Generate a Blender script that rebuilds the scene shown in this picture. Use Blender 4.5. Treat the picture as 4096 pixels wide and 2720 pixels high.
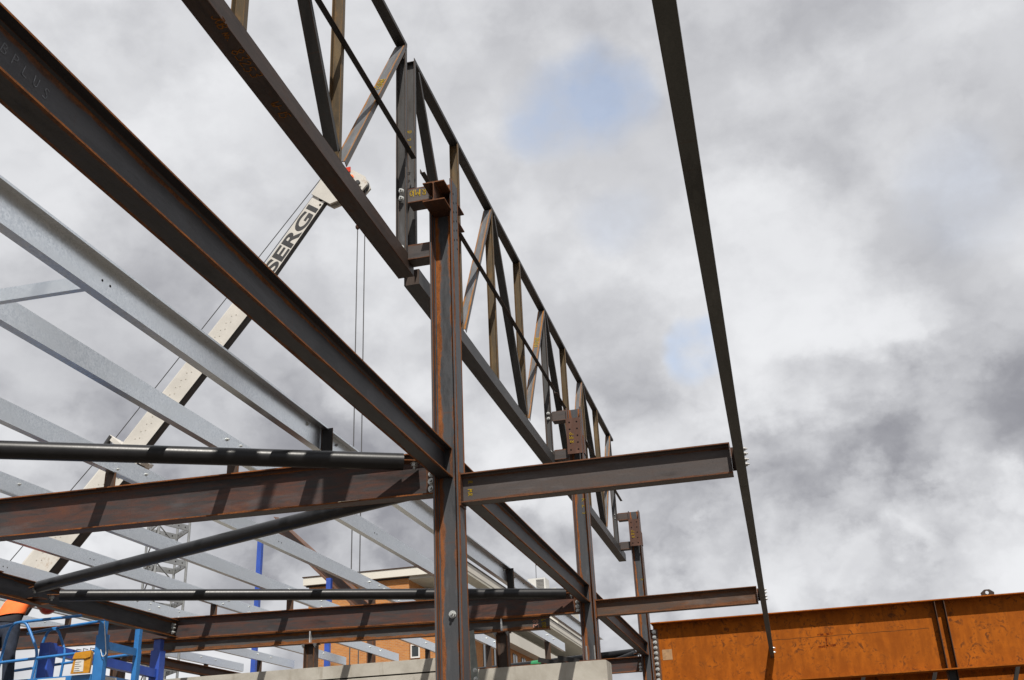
import bpy, math, random
from mathutils import Vector, Matrix, Quaternion
random.seed(7)
S = bpy.context.scene
for o in list(bpy.data.objects): bpy.data.objects.remove(o)
COL = S.collection
H = 1.7                                   # the eye is 1.7 m above the ground; coordinates below are relative to the eye
# ------------------------------------------------------------------ camera
yaw, pit, rol = -0.225677, 0.417490, -0.048548
cy, sy, cp, sp = math.cos(yaw), math.sin(yaw), math.cos(pit), math.sin(pit)
fwd = Vector((sy*cp, cy*cp, sp)); rt = Vector((cy, -sy, 0)); up = rt.cross(fwd)
r2 = rt*math.cos(rol)+up*math.sin(rol); u2 = -rt*math.sin(rol)+up*math.cos(rol)
cam = bpy.data.cameras.new('camera'); cam.sensor_width = 36; cam.lens = 4138/4096*36
cam.clip_start = .1; cam.clip_end = 3000
co = bpy.data.objects.new('camera', cam); COL.objects.link(co)
m = Matrix((r2, u2, -fwd)).transposed().to_4x4(); m.translation = (0, 0, H); co.matrix_world = m
S.camera = co
# ------------------------------------------------------------------ render look
S.render.engine = 'CYCLES'
S.view_settings.view_transform = 'Standard'; S.view_settings.look = 'None'
S.view_settings.exposure = 0.5; S.view_settings.gamma = 1
# ------------------------------------------------------------------ sun and sky
SUN = Vector((.28, -.67, 1)).normalized()
sl = bpy.data.lights.new('sun', 'SUN'); sl.energy = 4.6; sl.angle = math.radians(.6); sl.color = (1, .95, .87)
so = bpy.data.objects.new('sun', sl); COL.objects.link(so); so.rotation_euler = SUN.to_track_quat('Z', 'Y').to_euler(); so.location = (10, -20, 40)
W = bpy.data.worlds.new('World'); S.world = W; W.use_nodes = True
SKY_BASE, BW, RW = .65, .15, .20
def sky():
    nt = W.node_tree; nt.nodes.clear(); N = nt.nodes.new; L = nt.links.new
    out = N('ShaderNodeOutputWorld'); bg = N('ShaderNodeBackground'); bg.inputs[1].default_value = .0707
    L(bg.outputs[0], out.inputs[0])
    ns = N('ShaderNodeTexSky'); ns.sky_type = 'NISHITA'; ns.sun_disc = False
    ns.sun_elevation = math.asin(SUN.z); ns.sun_rotation = math.atan2(SUN.x, SUN.y)
    tc = N('ShaderNodeTexCoord')
    def math_(op, a, b=None, c=None, clamp=False):
        n = N('ShaderNodeMath'); n.operation = op; n.use_clamp = clamp
        for i, v in enumerate((a, b, c)):
            if v is None: continue
            if isinstance(v, (int, float)): n.inputs[i].default_value = v
            else: L(v, n.inputs[i])
        return n.outputs[0]
    def vm(op, a, b=None, s=None):
        n = N('ShaderNodeVectorMath'); n.operation = op
        for i, v in enumerate((a, b)):
            if v is None: continue
            if isinstance(v, (tuple, list, Vector)): n.inputs[i].default_value = v
            else: L(v, n.inputs[i])
        if s is not None:
            if isinstance(s, (int, float)): n.inputs[3].default_value = s
            else: L(s, n.inputs[3])
        return n
    def noise(v, sc, det, rough=.55, dist=0.):
        n = N('ShaderNodeTexNoise'); L(v, n.inputs['Vector']); n.inputs['Scale'].default_value = sc
        n.inputs['Detail'].default_value = det; n.inputs['Roughness'].default_value = rough; n.inputs['Distortion'].default_value = dist
        return n
    d = vm('NORMALIZE', tc.outputs['Generated']).outputs[0]
    sep = N('ShaderNodeSeparateXYZ'); L(d, sep.inputs[0])
    pl = vm('ADD', vm('MULTIPLY', d, (3.2, 3.2, 4.0)).outputs[0], (3.1, 1.7, 0.4)).outputs[0]
    wob = noise(pl, 1.5, 7, .6)
    wv = vm('SCALE', vm('SUBTRACT', wob.outputs['Color'], (.5, .5, .5)).outputs[0], s=.30).outputs[0]
    dd = vm('NORMALIZE', vm('ADD', d, wv).outputs[0]).outputs[0]
    pw = vm('ADD', pl, vm('SCALE', vm('SUBTRACT', wob.outputs['Color'], (.5, .5, .5)).outputs[0], s=.55).outputs[0]).outputs[0]
    def billow(p, sc, det):
        n = N('ShaderNodeTexNoise'); n.noise_type = 'RIDGED_MULTIFRACTAL'; n.normalize = False; L(p, n.inputs['Vector'])
        n.inputs['Scale'].default_value = sc; n.inputs['Detail'].default_value = det; n.inputs['Roughness'].default_value = .55
        n.inputs['Offset'].default_value = 1.0; n.inputs['Gain'].default_value = 1.6; n.inputs['Lacunarity'].default_value = 2.1
        return n.outputs[0]
    lit = (.04, -.08, .15)                               # towards the sun, across the cloud face
    b0 = billow(pw, 1.15, 4); b1 = billow(vm('ADD', pw, lit).outputs[0], 1.15, 4)
    relief = math_('SUBTRACT', b1, b0)
    f1 = noise(pl, .75, 5, .45).outputs[0]
    f2 = noise(vm('ADD', pl, (7, 3, 1)).outputs[0], 2.6, 7, .56).outputs[0]
    lowz = N('ShaderNodeMapRange'); lowz.interpolation_type = 'SMOOTHSTEP'; L(sep.outputs[2], lowz.inputs[0])   # near the horizon the deck breaks into heaped clouds
    for q, x in enumerate((.20, .46, 1.0, .32)): lowz.inputs[q+1].default_value = x
    v = math_('MULTIPLY_ADD', math_('SUBTRACT', f1, .5), .34, SKY_BASE)
    fc = N('ShaderNodeMapRange'); fc.interpolation_type = 'SMOOTHSTEP'; L(f2, fc.inputs[0])
    for q, x in enumerate((.40, .60, -.5, .5)): fc.inputs[q+1].default_value = x
    v = math_('MULTIPLY_ADD', fc.outputs[0], .085, v)
    v = math_('MULTIPLY_ADD', math_('SUBTRACT', f2, .5), .10, v)
    v = math_('MULTIPLY_ADD', math_('MULTIPLY', math_('SUBTRACT', 1.1, b0), lowz.outputs[0]), BW, v)
    v = math_('MULTIPLY_ADD', math_('MULTIPLY', relief, lowz.outputs[0]), RW, v)
    d3 = vm('NORMALIZE', vm('ADD', d, vm('SCALE', wv, s=.26).outputs[0]).outputs[0]).outputs[0]
    def blob(c, r, src=None):
        c = Vector(c).normalized()
        dt = vm('DOT_PRODUCT', src or dd, c).outputs['Value']
        n = N('ShaderNodeMapRange'); n.interpolation_type = 'SMOOTHSTEP'; L(dt, n.inputs[0])
        n.inputs[1].default_value = math.cos(math.radians(r)); n.inputs[2].default_value = 1; n.inputs[3].default_value = 0; n.inputs[4].default_value = 1
        return n.outputs[0]
    # heavier and thinner masses of this cloud deck
    for c, r, a in (((-.52, .78, .33), 14, -.13), ((-.39, .89, .21), 12, -.18), ((.115, .96, .25), 9, -.27), ((.10, .963, .24), 5, -.10), ((.29, .91, .30), 8, -.14), ((.03, .92, .40), 9, .20), ((.07, .98, .175), 5, .30), ((.19, .965, .175), 6, .34),
                    ((-.54, .61, .59), 15, .06), ((-.20, .86, .46), 9, .03), ((-.64, .73, .25), 6, .22), ((-.06, .97, .24), 4, -.10), ((-.28, .955, .1), 7, .16), ((.12, .93, .33), 6, .08),
                    ((.6, .6, .4), 20, .1), ((-.9, .2, .3), 22, -.1), ((.1, -.8, .5), 25, .1), ((.8, -.4, .3), 22, -.08)):
        v = math_('MULTIPLY_ADD', blob(c, r), a, v)
    v = math_('SMOOTH_MIN', math_('SMOOTH_MAX', v, .30, .16), .87, .16)
    cr = N('ShaderNodeCombineColor'); L(math_('MULTIPLY', v, 9.85), cr.inputs[0]); L(math_('MULTIPLY', v, 9.95), cr.inputs[1]); L(math_('MULTIPLY_ADD', v, 9.8, .36), cr.inputs[2])
    h = None
    for c, r, a in (((-.13, .795, .592), 3.0, 1.0), ((-.09, .797, .597), 3.2, 1.1), ((-.06, .80, .596), 2.4, .9), ((-.044, .922, .384), 1.9, 1.2), ((-.024, .922, .386), 1.7, 1.2), ((.2153, .8574, .4675), 4, .3), ((-.085, .86, .50), 2.5, .35), ((.5, -.4, .7), 14, .8), ((-.6, -.5, .6), 12, .7)):
        b = math_('MULTIPLY', blob(c, r, d3), a)
        h = b if h is None else math_('MAXIMUM', h, b)
    h = math_('MULTIPLY', h, math_('MULTIPLY_ADD', f2, 3.6, -1.0), clamp=True)
    h = math_('MULTIPLY', h, .6, clamp=True)
    nsb = vm('SCALE', ns.outputs[0], s=1.9).outputs[0]
    nsb = vm('ADD', nsb, (1.3, 1.45, 1.6)).outputs[0]
    mx = N('ShaderNodeMix'); mx.data_type = 'RGBA'; L(h, mx.inputs[0]); L(cr.outputs[0], mx.inputs[6]); L(nsb, mx.inputs[7])
    L(mx.outputs[2], bg.inputs[0])
sky()
# ------------------------------------------------------------------ materials
def newmat(name):
    m = bpy.data.materials.new(name); m.use_nodes = True; nt = m.node_tree
    return m, nt, nt.nodes['Principled BSDF']
class G:
    def __init__(s, nt): s.nt = nt
    def N(s, t): return s.nt.nodes.new(t)
    def L(s, a, b): s.nt.links.new(a, b)
    def m(s, op, a, b=None, c=None, clamp=False):
        n = s.N('ShaderNodeMath'); n.operation = op; n.use_clamp = clamp
        for i, v in enumerate((a, b, c)):
            if v is None: continue
            if isinstance(v, (int, float)): n.inputs[i].default_value = v
            else: s.L(v, n.inputs[i])
        return n.outputs[0]
    def ramp(s, v, lo, hi, a=0., b=1., smooth=True):
        n = s.N('ShaderNodeMapRange'); n.interpolation_type = 'SMOOTHSTEP' if smooth else 'LINEAR'
        s.L(v, n.inputs[0])
        for i, x in enumerate((lo, hi, a, b)):
            if isinstance(x, (int, float)): n.inputs[i+1].default_value = x
            else: s.L(x, n.inputs[i+1])
        return n.outputs[0]
    def mix(s, f, a, b):
        n = s.N('ShaderNodeMix'); n.data_type = 'RGBA'
        if isinstance(f, (int, float)): n.inputs[0].default_value = f
        else: s.L(f, n.inputs[0])
        for i, v in ((6, a), (7, b)):
            if isinstance(v, tuple): n.inputs[i].default_value = (*v[:3], 1)
            else: s.L(v, n.inputs[i])
        return n.outputs[2]
    def noise(s, v, sc, det=5, rough=.6, w=None, dist=0):
        n = s.N('ShaderNodeTexNoise'); s.L(v, n.inputs['Vector'])
        if w is not None: n.noise_dimensions = '4D'; s.L(w, n.inputs['W'])
        n.inputs['Scale'].default_value = sc; n.inputs['Detail'].default_value = det
        n.inputs['Roughness'].default_value = rough; n.inputs['Distortion'].default_value = dist
        return n.outputs[0]
    def scale(s, v, t):
        n = s.N('ShaderNodeVectorMath'); n.operation = 'MULTIPLY'; s.L(v, n.inputs[0]); n.inputs[1].default_value = t
        return n.outputs[0]
    def bump(s, h, strength, dist, bs):
        b = s.N('ShaderNodeBump'); b.inputs['Strength'].default_value = strength; b.inputs['Distance'].default_value = dist
        s.L(h, b.inputs['Height']); s.L(b.outputs[0], bs.inputs['Normal'])
    def uv(s, n='UVMap'):
        u = s.N('ShaderNodeUVMap'); u.uv_map = n; return u.outputs[0]
    def rnd(s, k=40.):
        o = s.N('ShaderNodeObjectInfo'); return s.m('MULTIPLY', o.outputs['Random'], k)
AL = .70                                  # everyday albedo scale shared by the whole site
def steel(name, base, base2, rustA=(.34, .115, .025), rustB=(.085, .036, .017), ew=.035, es=.9, patch=.25, thr=.58, rough=.5, b2=.6, spec=.2, wf=.2, emin=.3):
    base, base2, rustA, rustB = (tuple(c*AL for c in q) for q in (base, base2, rustA, rustB))
    m, nt, bs = newmat(name); g = G(nt); uv = g.uv(); w = g.rnd()
    sx = g.N('ShaderNodeSeparateXYZ'); g.L(uv, sx.inputs[0]); ax = g.N('ShaderNodeSeparateXYZ'); g.L(g.uv('Aux'), ax.inputs[0])
    d = g.m('MINIMUM', sx.outputs[0], g.m('SUBTRACT', ax.outputs[0], sx.outputs[0]))
    cb = g.N('ShaderNodeCombineXYZ'); g.L(sx.outputs[0], cb.inputs[0]); g.L(sx.outputs[1], cb.inputs[1]); g.L(g.m('MULTIPLY', ax.outputs[1], 1.), cb.inputs[2])
    P = cb.outputs[0]
    st = g.noise(g.scale(P, (1, .12, 1)), 26, 5, .6, w)           # rolled streaks along the member
    n1 = g.noise(g.scale(P, (1, .45, 1)), 11, 7, .68, w)
    n2 = g.noise(P, 85, 4, .6, w)
    n3 = g.noise(g.scale(P, (1, .5, 1)), 2.1, 5, .6, w)
    e0 = g.m('MINIMUM', ew, g.m('MULTIPLY', g.m('MULTIPLY', ax.outputs[0], wf), g.m('MULTIPLY_ADD', g.m('GREATER_THAN', ax.outputs[0], .1), .75, .25)))
    ewv = g.m('MULTIPLY', e0, g.ramp(n3, .3, .7, .45, 1.5))
    dn = g.m('ADD', d, g.m('MULTIPLY', g.m('SUBTRACT', n1, .5), g.m('MULTIPLY', e0, 2.4)))
    e = g.m('MULTIPLY', g.ramp(g.m('DIVIDE', dn, ewv), .6, 1.1, 1., 0.), es)
    nl = g.noise(g.scale(P, (.6, .35, 1)), 1.1, 3, .5, w)
    e = g.m('MULTIPLY', e, g.ramp(nl, .36, .60, emin, 1.))
    e = g.m('MAXIMUM', e, g.m('MULTIPLY', g.m('LESS_THAN', ax.outputs[0], .0165), es))
    p = g.m('MULTIPLY', g.ramp(g.m('MULTIPLY_ADD', n1, .5, g.m('MULTIPLY', n3, .6)), thr, thr+.13), patch)
    sp = g.m('MULTIPLY', g.ramp(n2, .66, .74), .35)
    r = g.m('MAXIMUM', g.m('MAXIMUM', e, p), sp, clamp=True)
    bc = g.mix(g.m('MULTIPLY', g.ramp(g.m('MULTIPLY_ADD', st, .6, g.m('MULTIPLY', n3, .4)), .38, .62), b2), base, base2)
    bc = g.mix(g.ramp(n2, .3, .5, .35, 0.), bc, tuple(c*.45 for c in base))
    n5 = g.noise(g.scale(P, (1, .22, 1)), 3.4, 7, .7, w, .4)
    bc = g.mix(g.m('MULTIPLY', g.ramp(n5, .52, .66), .55), bc, tuple(min(1, c*1.9+.006) for c in base))     # paler scale flakes
    bc = g.mix(g.m('MULTIPLY', g.ramp(n5, .46, .34), .6), bc, tuple(c*.35 for c in base))                    # oily dark patches
    sv = g.noise(g.scale(P, (.05, 1, 1)), 34, 3, .6, w)                                                       # runs down across the face
    bc = g.mix(g.m('MULTIPLY', g.m('MULTIPLY', g.ramp(sv, .60, .72), g.ramp(n3, .42, .6)), .4), bc, rustB)
    rc = g.mix(g.ramp(g.m('MULTIPLY_ADD', n1, .6, g.m('MULTIPLY', n2, .4)), .38, .6), rustB, rustA)
    g.L(g.mix(r, bc, rc), bs.inputs['Base Color'])
    g.L(g.m('MULTIPLY_ADD', r, .9-rough, rough), bs.inputs['Roughness'])
    bs.inputs['Specular IOR Level'].default_value = spec
    g.bump(g.m('MULTIPLY_ADD', n2, .5, g.m('MULTIPLY', n1, .6)), .35, .004, bs)
    return m
M = {}
M['col'] = steel('column_steel', (.070, .074, .082), (.092, .092, .098), rustA=(.36, .115, .022), rustB=(.15, .05, .013), ew=.046, es=1.0, patch=.25, thr=.63, wf=.32, emin=.8)
M['tie'] = steel('tie_steel', (.046, .046, .051), (.066, .063, .065), rustA=(.30, .10, .018), ew=.035, es=.95, patch=.15, thr=.66, b2=.8, wf=.15, emin=.7)
M['raft'] = steel('rafter_steel', (.056, .053, .055), (.125, .052, .036), rustA=(.30, .095, .02), rustB=(.08, .035, .02), ew=.016, es=.95, patch=.25, thr=.60, b2=.85, wf=.11)
M['low'] = steel('low_beam_steel', (.095, .09, .09), (.085, .065, .052), rustA=(.31, .10, .018), rustB=(.11, .045, .015), ew=.045, es=.95, patch=.25, thr=.60, wf=.26, emin=.75)
M['cant'] = steel('cantilever_steel', (.085, .076, .076), (.098, .075, .066), rustA=(.20, .075, .03), rustB=(.075, .032, .018), ew=.02, es=.85, patch=.3, thr=.60, b2=.8, wf=.10)
M['cant2'] = steel('cantilever_rusty_steel', (.095, .07, .058), (.14, .066, .034), rustA=(.24, .085, .024), rustB=(.09, .036, .016), ew=.045, es=.8, patch=.45, thr=.55, b2=.9)
M['chord1'] = steel('brown_chord_steel', (.044, .030, .024), (.080, .050, .037), rustA=(.13, .05, .02), rustB=(.035, .022, .016), ew=.014, es=.6, patch=.4, thr=.58)
M['chord2'] = steel('charcoal_chord_steel', (.050, .050, .052), (.078, .076, .076), rustA=(.10, .06, .035), ew=.010, es=.5, patch=.08, thr=.68)
M['web'] = steel('lit_web_steel', (.125, .13, .14), (.085, .08, .078), rustA=(.36, .15, .025), rustB=(.20, .09, .025), ew=.026, es=.95, patch=.3, thr=.62, b2=.7, wf=.22, emin=.7)  # paler copy of the truss steel for the sunlit diagonals
M['post_web'] = steel('truss_post_steel', (.085, .086, .09), (.066, .06, .056), rustA=(.15, .085, .05), rustB=(.07, .045, .03), ew=.012, es=.6, patch=.15, thr=.64, b2=.8)
M['ochre'] = steel('ochre_web_steel', (.115, .078, .036), (.082, .066, .048), rustA=(.23, .12, .035), rustB=(.10, .06, .03), ew=.012, es=.6, patch=.5, thr=.54, b2=.8)
M['shadedweb'] = steel('shaded_web_steel', (.034, .033, .032), (.048, .043, .038), rustA=(.09, .045, .022), ew=.010, es=.6, patch=.2, thr=.64)  # truss steel copy darkened to paint the shade on down-facing diagonals
M['top'] = steel('top_chord_steel', (.042, .042, .042), (.058, .055, .052), rustA=(.12, .08, .045), ew=.008, es=.5, patch=.1, thr=.66)
M['stub'] = steel('rusty_stub_steel', (.085, .040, .024), (.068, .038, .028), rustA=(.25, .085, .022), rustB=(.07, .028, .014), ew=.012, es=.9, patch=.45, thr=.55)
M['plate'] = steel('end_plate_steel', (.105, .05, .034), (.09, .058, .05), rustA=(.20, .07, .026), rustB=(.07, .03, .018), ew=.014, es=.6, patch=.45, thr=.56)
M['post'] = steel('post_steel', (.075, .05, .038), (.075, .058, .05), rustA=(.22, .08, .02), rustB=(.06, .028, .015), ew=.02, es=.8, patch=.4, thr=.56)
M['fascia'] = steel('fascia_steel', (.078, .082, .077), (.092, .093, .087), rustA=(.075, .06, .045), ew=.004, es=.4, patch=.08, thr=.68, rough=.6, b2=.5)
M['dark'] = steel('dark_steel', (.028, .027, .027), (.040, .036, .034), rustA=(.12, .05, .02), ew=.008, es=.6, patch=.15, thr=.62)
M['far'] = steel('far_rust_steel', (.11, .062, .045), (.085, .06, .052), rustA=(.27, .10, .035), ew=.03, es=.9, patch=.4, thr=.58)
def girder_mat():
    m, nt, bs = newmat('orange_rust_steel'); g = G(nt); w = g.rnd()
    tc = g.N('ShaderNodeTexCoord'); P = tc.outputs['Object']
    n1 = g.noise(P, 1.6, 8, .66, w, .6); n2 = g.noise(P, 30, 5, .6, w); n3 = g.noise(P, 4.5, 9, .72, w, 2.2)
    n4 = g.noise(g.scale(P, (1, 1, .25)), 7, 4, .6, w)
    c = g.mix(g.ramp(g.m('MULTIPLY_ADD', n1, .6, g.m('MULTIPLY', n4, .4)), .36, .64), (.19, .050, .006), (.31, .085, .008))
    c = g.mix(g.m('MULTIPLY', g.ramp(n2, .55, .75), .3), c, (.31, .09, .008))
    st = g.m('MULTIPLY', g.ramp(n3, .50, .60), g.ramp(n1, .42, .58))
    rs = g.noise(g.scale(P, (1, 1, .10)), 3.2, 6, .65, w)
    c = g.mix(g.m('MULTIPLY', g.m('MULTIPLY', g.ramp(rs, .52, .66), g.ramp(n1, .40, .58)), .55), c, (.10, .032, .008))       # run-down stains
    c = g.mix(g.m('MULTIPLY', st, .8), c, (.05, .02, .010))
    wv = g.N('ShaderNodeTexVoronoi'); wv.feature = 'DISTANCE_TO_EDGE'; wv.inputs['Scale'].default_value = 1.3
    dv = g.N('ShaderNodeVectorMath'); dv.operation = 'MULTIPLY_ADD'; g.L(n1, dv.inputs[0]); dv.inputs[1].default_value = (2.4, 0, 1.8); g.L(P, dv.inputs[2]); g.L(dv.outputs[0], wv.inputs['Vector'])
    sc = g.m('MULTIPLY', g.ramp(wv.outputs['Distance'], 0, .008, 1., 0.), g.ramp(n3, .52, .60))
    c = g.mix(g.m('MULTIPLY', sc, .45), c, (.035, .015, .008))
    g.L(c, bs.inputs['Base Color']); bs.inputs['Roughness'].default_value = .88; bs.inputs['Specular IOR Level'].default_value = .08
    g.bump(g.m('MULTIPLY_ADD', n2, .5, n3), .3, .006, bs); return m
M['girder'] = girder_mat()
def galv():
    m, nt, bs = newmat('galvanised_steel'); g = G(nt); w = g.rnd(); uv = g.uv()
    vo = g.N('ShaderNodeTexVoronoi'); vo.inputs['Scale'].default_value = 62; vo.voronoi_dimensions = '4D'; g.L(w, vo.inputs['W']); g.L(uv, vo.inputs['Vector'])
    sx = g.N('ShaderNodeSeparateColor'); g.L(vo.outputs['Color'], sx.inputs[0])
    n1 = g.noise(g.scale(uv, (1, .25, 1)), 5, 6, .6, w); n2 = g.noise(uv, 120, 3, .6, w)
    c = g.mix(sx.outputs[0], (.60, .64, .675), (.79, .82, .845))
    c = g.mix(g.ramp(n1, .35, .68), c, (.68, .71, .73))
    g.L(c, bs.inputs['Base Color']); bs.inputs['Metallic'].default_value = .96
    g.L(g.m('ADD', g.m('MULTIPLY_ADD', sx.outputs[1], .09, .25), g.m('MULTIPLY', n2, .08)), bs.inputs['Roughness'])
    g.bump(g.m('MULTIPLY_ADD', sx.outputs[2], .4, n1), .09, .003, bs); return m
M['galv'] = galv()
def simple(name, col, rough=.5, var=.12, sc=8, metal=0., dirt=None, dirt_amt=.4, thr=.58, spec=.5, bump=.12, coat=0.):
    col = tuple(c*(1 if metal else .74) for c in col)
    if dirt: dirt = tuple(c*.74 for c in dirt)
    m, nt, bs = newmat(name); g = G(nt); w = g.rnd()
    P = g.N('ShaderNodeTexCoord').outputs['Object']
    n1 = g.noise(P, sc, 6, .62, w); n2 = g.noise(P, sc*9, 4, .6, w)
    c = g.mix(g.ramp(n1, .3, .7), tuple(x*(1-var) for x in col), tuple(min(1, x*(1+var)) for x in col))
    if dirt: c = g.mix(g.m('MULTIPLY', g.ramp(g.m('MULTIPLY_ADD', n1, .7, g.m('MULTIPLY', n2, .3)), thr, thr+.1), dirt_amt), c, dirt)
    g.L(c, bs.inputs['Base Color']); g.L(g.m('MULTIPLY_ADD', n2, .2, rough-.1), bs.inputs['Roughness'])
    bs.inputs['Metallic'].default_value = metal; bs.inputs['Specular IOR Level'].default_value = spec; bs.inputs['Coat Weight'].default_value = coat
    if bump: g.bump(n2, bump, .004, bs)
    return m
M['pipe'] = simple('black_painted_pipe', (.013, .013, .0145), .36, .25, 6, dirt=(.06, .045, .036), dirt_amt=.5, thr=.62, bump=.06, spec=.3)
M['prop'] = simple('weathered_prop_steel', (.17, .18, .155), .6, .25, 6, dirt=(.3, .3, .28), dirt_amt=.5, thr=.6)
M['bolt'] = simple('zinc_bolt', (.45, .46, .45), .42, .1, 60, metal=.6, bump=0)
M['bolt_dark'] = simple('dull_bolt', (.24, .235, .23), .45, .2, 60, metal=.5, bump=0)
M['hole'] = simple('painted_hole_shadow', (.014, .01, .009), .9, .1, 20, bump=0, spec=.05)  # near-black colour paints the shade inside holes and the wall groove
M['yellow'] = simple('yellow_chalk', (.42, .28, .02), .9, .25, 40, bump=0, spec=.05)
M['orangechalk'] = simple('orange_chalk', (.30, .12, .025), .9, .25, 40, bump=0, spec=.05)
M['greychalk'] = simple('grey_chalk', (.24, .25, .27), .9, .3, 60, bump=0, spec=.05)
M['pinkchalk'] = simple('pink_chalk', (.52, .28, .22), .9, .2, 40, bump=0, spec=.05)
M['boom'] = simple('off_white_boom_paint', (.60, .575, .53), .5, .10, .9, dirt=(.40, .29, .20), dirt_amt=.6, thr=.56, bump=.05)
M['dimple'] = simple('boom_dimple_paint', (.50, .465, .41), .6, .1, 3, bump=0)
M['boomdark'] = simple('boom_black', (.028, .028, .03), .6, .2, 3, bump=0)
M['rope'] = simple('wire_rope', (.07, .07, .075), .6, .2, 30, bump=0)
M['blue'] = simple('sky_blue_lift_paint', (.030, .19, .50), .42, .15, 3, dirt=(.30, .32, .33), dirt_amt=.35, thr=.66, bump=.05)
M['rblue'] = simple('royal_blue_paint', (.030, .085, .42), .45, .15, 3, dirt=(.05, .06, .12), dirt_amt=.5, thr=.62, bump=.05)
M['pouch'] = simple('amber_pouch_vinyl', (.58, .26, .015), .35, .15, 14, dirt=(.25, .10, .01), dirt_amt=.5, thr=.55, bump=.3)
M['paper'] = simple('white_paper', (.70, .68, .64), .8, .05, 20, bump=.1)
M['ink'] = simple('black_ink', (.03, .03, .03), .8, .1, 20, bump=0)
M['white'] = simple('white_render', (.70, .67, .60), .75, .05, .35, dirt=(.40, .37, .31), dirt_amt=.5, thr=.6, bump=.05)
M['soffit'] = simple('painted_soffit', (.55, .53, .46), .8, .06, .5, bump=0)
M['glass'] = simple('dark_window_glass', (.035, .045, .05), .12, .2, .6, bump=0)
M['winframe'] = simple('white_window_frame', (.72, .72, .70), .5, .03, 4, bump=0)
M['tape'] = simple('brown_tape_label', (.36, .21, .10), .6, .2, 12, bump=.1)
M['tag'] = simple('manila_tag', (.62, .52, .38), .8, .1, 20, bump=.1)
M['redmark'] = simple('dark_red_stencil', (.15, .032, .008), .85, .3, 14, dirt=(.36, .09, .006), dirt_amt=.9, thr=.47, bump=0, spec=.05)
M['linemark'] = simple('scribed_line', (.11, .045, .016), .9, .4, 5, bump=0, spec=.05)
M['green'] = simple('green_tape', (.03, .26, .10), .5, .15, 20, bump=0)
M['bluechalk'] = simple('blue_marking_paint', (.02, .05, .16), .7, .3, 12, bump=0, spec=.05)
M['orange'] = simple('hi_vis_orange_cloth', (1.0, .17, .025), .8, .08, 9, bump=.3)
M['navy'] = simple('dark_navy_cloth', (.012, .012, .018), .9, .25, 9, bump=.3)
M['denim'] = simple('dark_denim', (.018, .026, .048), .85, .5, 7, bump=.5)
M['skin'] = simple('skin', (.45, .25, .17), .6, .08, 12, bump=.05)
M['helmet'] = simple('red_helmet_plastic', (.62, .045, .015), .3, .05, 6, bump=0)
M['boot'] = simple('tan_boot_leather', (.10, .065, .04), .75, .2, 12, bump=.2)
M['radio'] = simple('black_plastic', (.015, .015, .016), .5, .1, 10, bump=0)
M['alu'] = simple('scaffold_aluminium', (.25, .255, .255), .38, .15, 7, metal=.4, dirt=(.2, .19, .17), dirt_amt=.5, thr=.6, bump=.05)
M['ybracket'] = simple('yellow_tag_plastic', (.72, .42, .02), .5, .05, 9, bump=0)
M['acwhite'] = simple('plant_unit_paint', (.62, .62, .60), .55, .05, 3, bump=0)
M['weld'] = simple('ground_bright_steel', (.50, .50, .50), .42, .45, 14, metal=.6, bump=.2)
def concrete():
    m, nt, bs = newmat('precast_concrete'); g = G(nt); P = g.N('ShaderNodeTexCoord').outputs['Object']
    n1 = g.noise(P, 1.6, 8, .65, dist=.5); n2 = g.noise(P, 40, 5, .65); n3 = g.noise(g.scale(P, (1, 1, .22)), 3.3, 6, .65)
    c = g.mix(g.ramp(n1, .3, .7), (.27, .25, .215), (.37, .35, .31))
    c = g.mix(g.m('MULTIPLY', g.ramp(n3, .54, .68), .45), c, (.17, .145, .11))
    c = g.mix(g.m('MULTIPLY', g.ramp(n2, .62, .76), .35), c, (.16, .145, .125))
    g.L(c, bs.inputs['Base Color']); bs.inputs['Roughness'].default_value = .88; bs.inputs['Specular IOR Level'].default_value = .2
    g.bump(g.m('MULTIPLY_ADD', n2, .6, n1), .3, .006, bs); return m
M['conc'] = concrete()
def brick():
    m, nt, bs = newmat('orange_brickwork'); g = G(nt); P = g.N('ShaderNodeTexCoord').outputs['Object']
    sx = g.N('ShaderNodeSeparateXYZ'); g.L(P, sx.inputs[0]); cb = g.N('ShaderNodeCombineXYZ')
    g.L(g.m('ADD', sx.outputs[0], sx.outputs[1]), cb.inputs[0]); g.L(sx.outputs[2], cb.inputs[1])
    b = g.N('ShaderNodeTexBrick'); g.L(cb.outputs[0], b.inputs['Vector']); b.inputs['Scale'].default_value = 1
    b.inputs['Brick Width'].default_value = .24; b.inputs['Row Height'].default_value = .086; b.inputs['Mortar Size'].default_value = .008
    b.inputs['Color1'].default_value = (.40, .165, .044, 1); b.inputs['Color2'].default_value = (.31, .115, .032, 1); b.inputs['Mortar'].default_value = (.31, .235, .16, 1)
    n = g.noise(P, .7, 6, .6)
    c = g.mix(g.ramp(n, .3, .7), b.outputs['Color'], g.mix(.35, b.outputs['Color'], (.43, .20, .07)))
    g.L(c, bs.inputs['Base Color']); bs.inputs['Roughness'].default_value = .9; bs.inputs['Specular IOR Level'].default_value = .2
    g.bump(b.outputs['Fac'], -.4, .01, bs); return m
M['brick'] = brick()
def dirtmat():
    m, nt, bs = newmat('site_dirt'); g = G(nt); P = g.N('ShaderNodeTexCoord').outputs['Object']
    n1 = g.noise(P, .12, 8, .65); n2 = g.noise(P, 2.5, 8, .7)
    c = g.mix(g.ramp(n1, .35, .65), (.085, .070, .056), (.125, .106, .087))
    c = g.mix(g.m('MULTIPLY', g.ramp(n2, .5, .65), .5), c, (.07, .058, .046))
    g.L(c, bs.inputs['Base Color']); bs.inputs['Roughness'].default_value = .95
    g.bump(n2, .6, .05, bs); return m
M['dirt'] = dirtmat()
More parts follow.
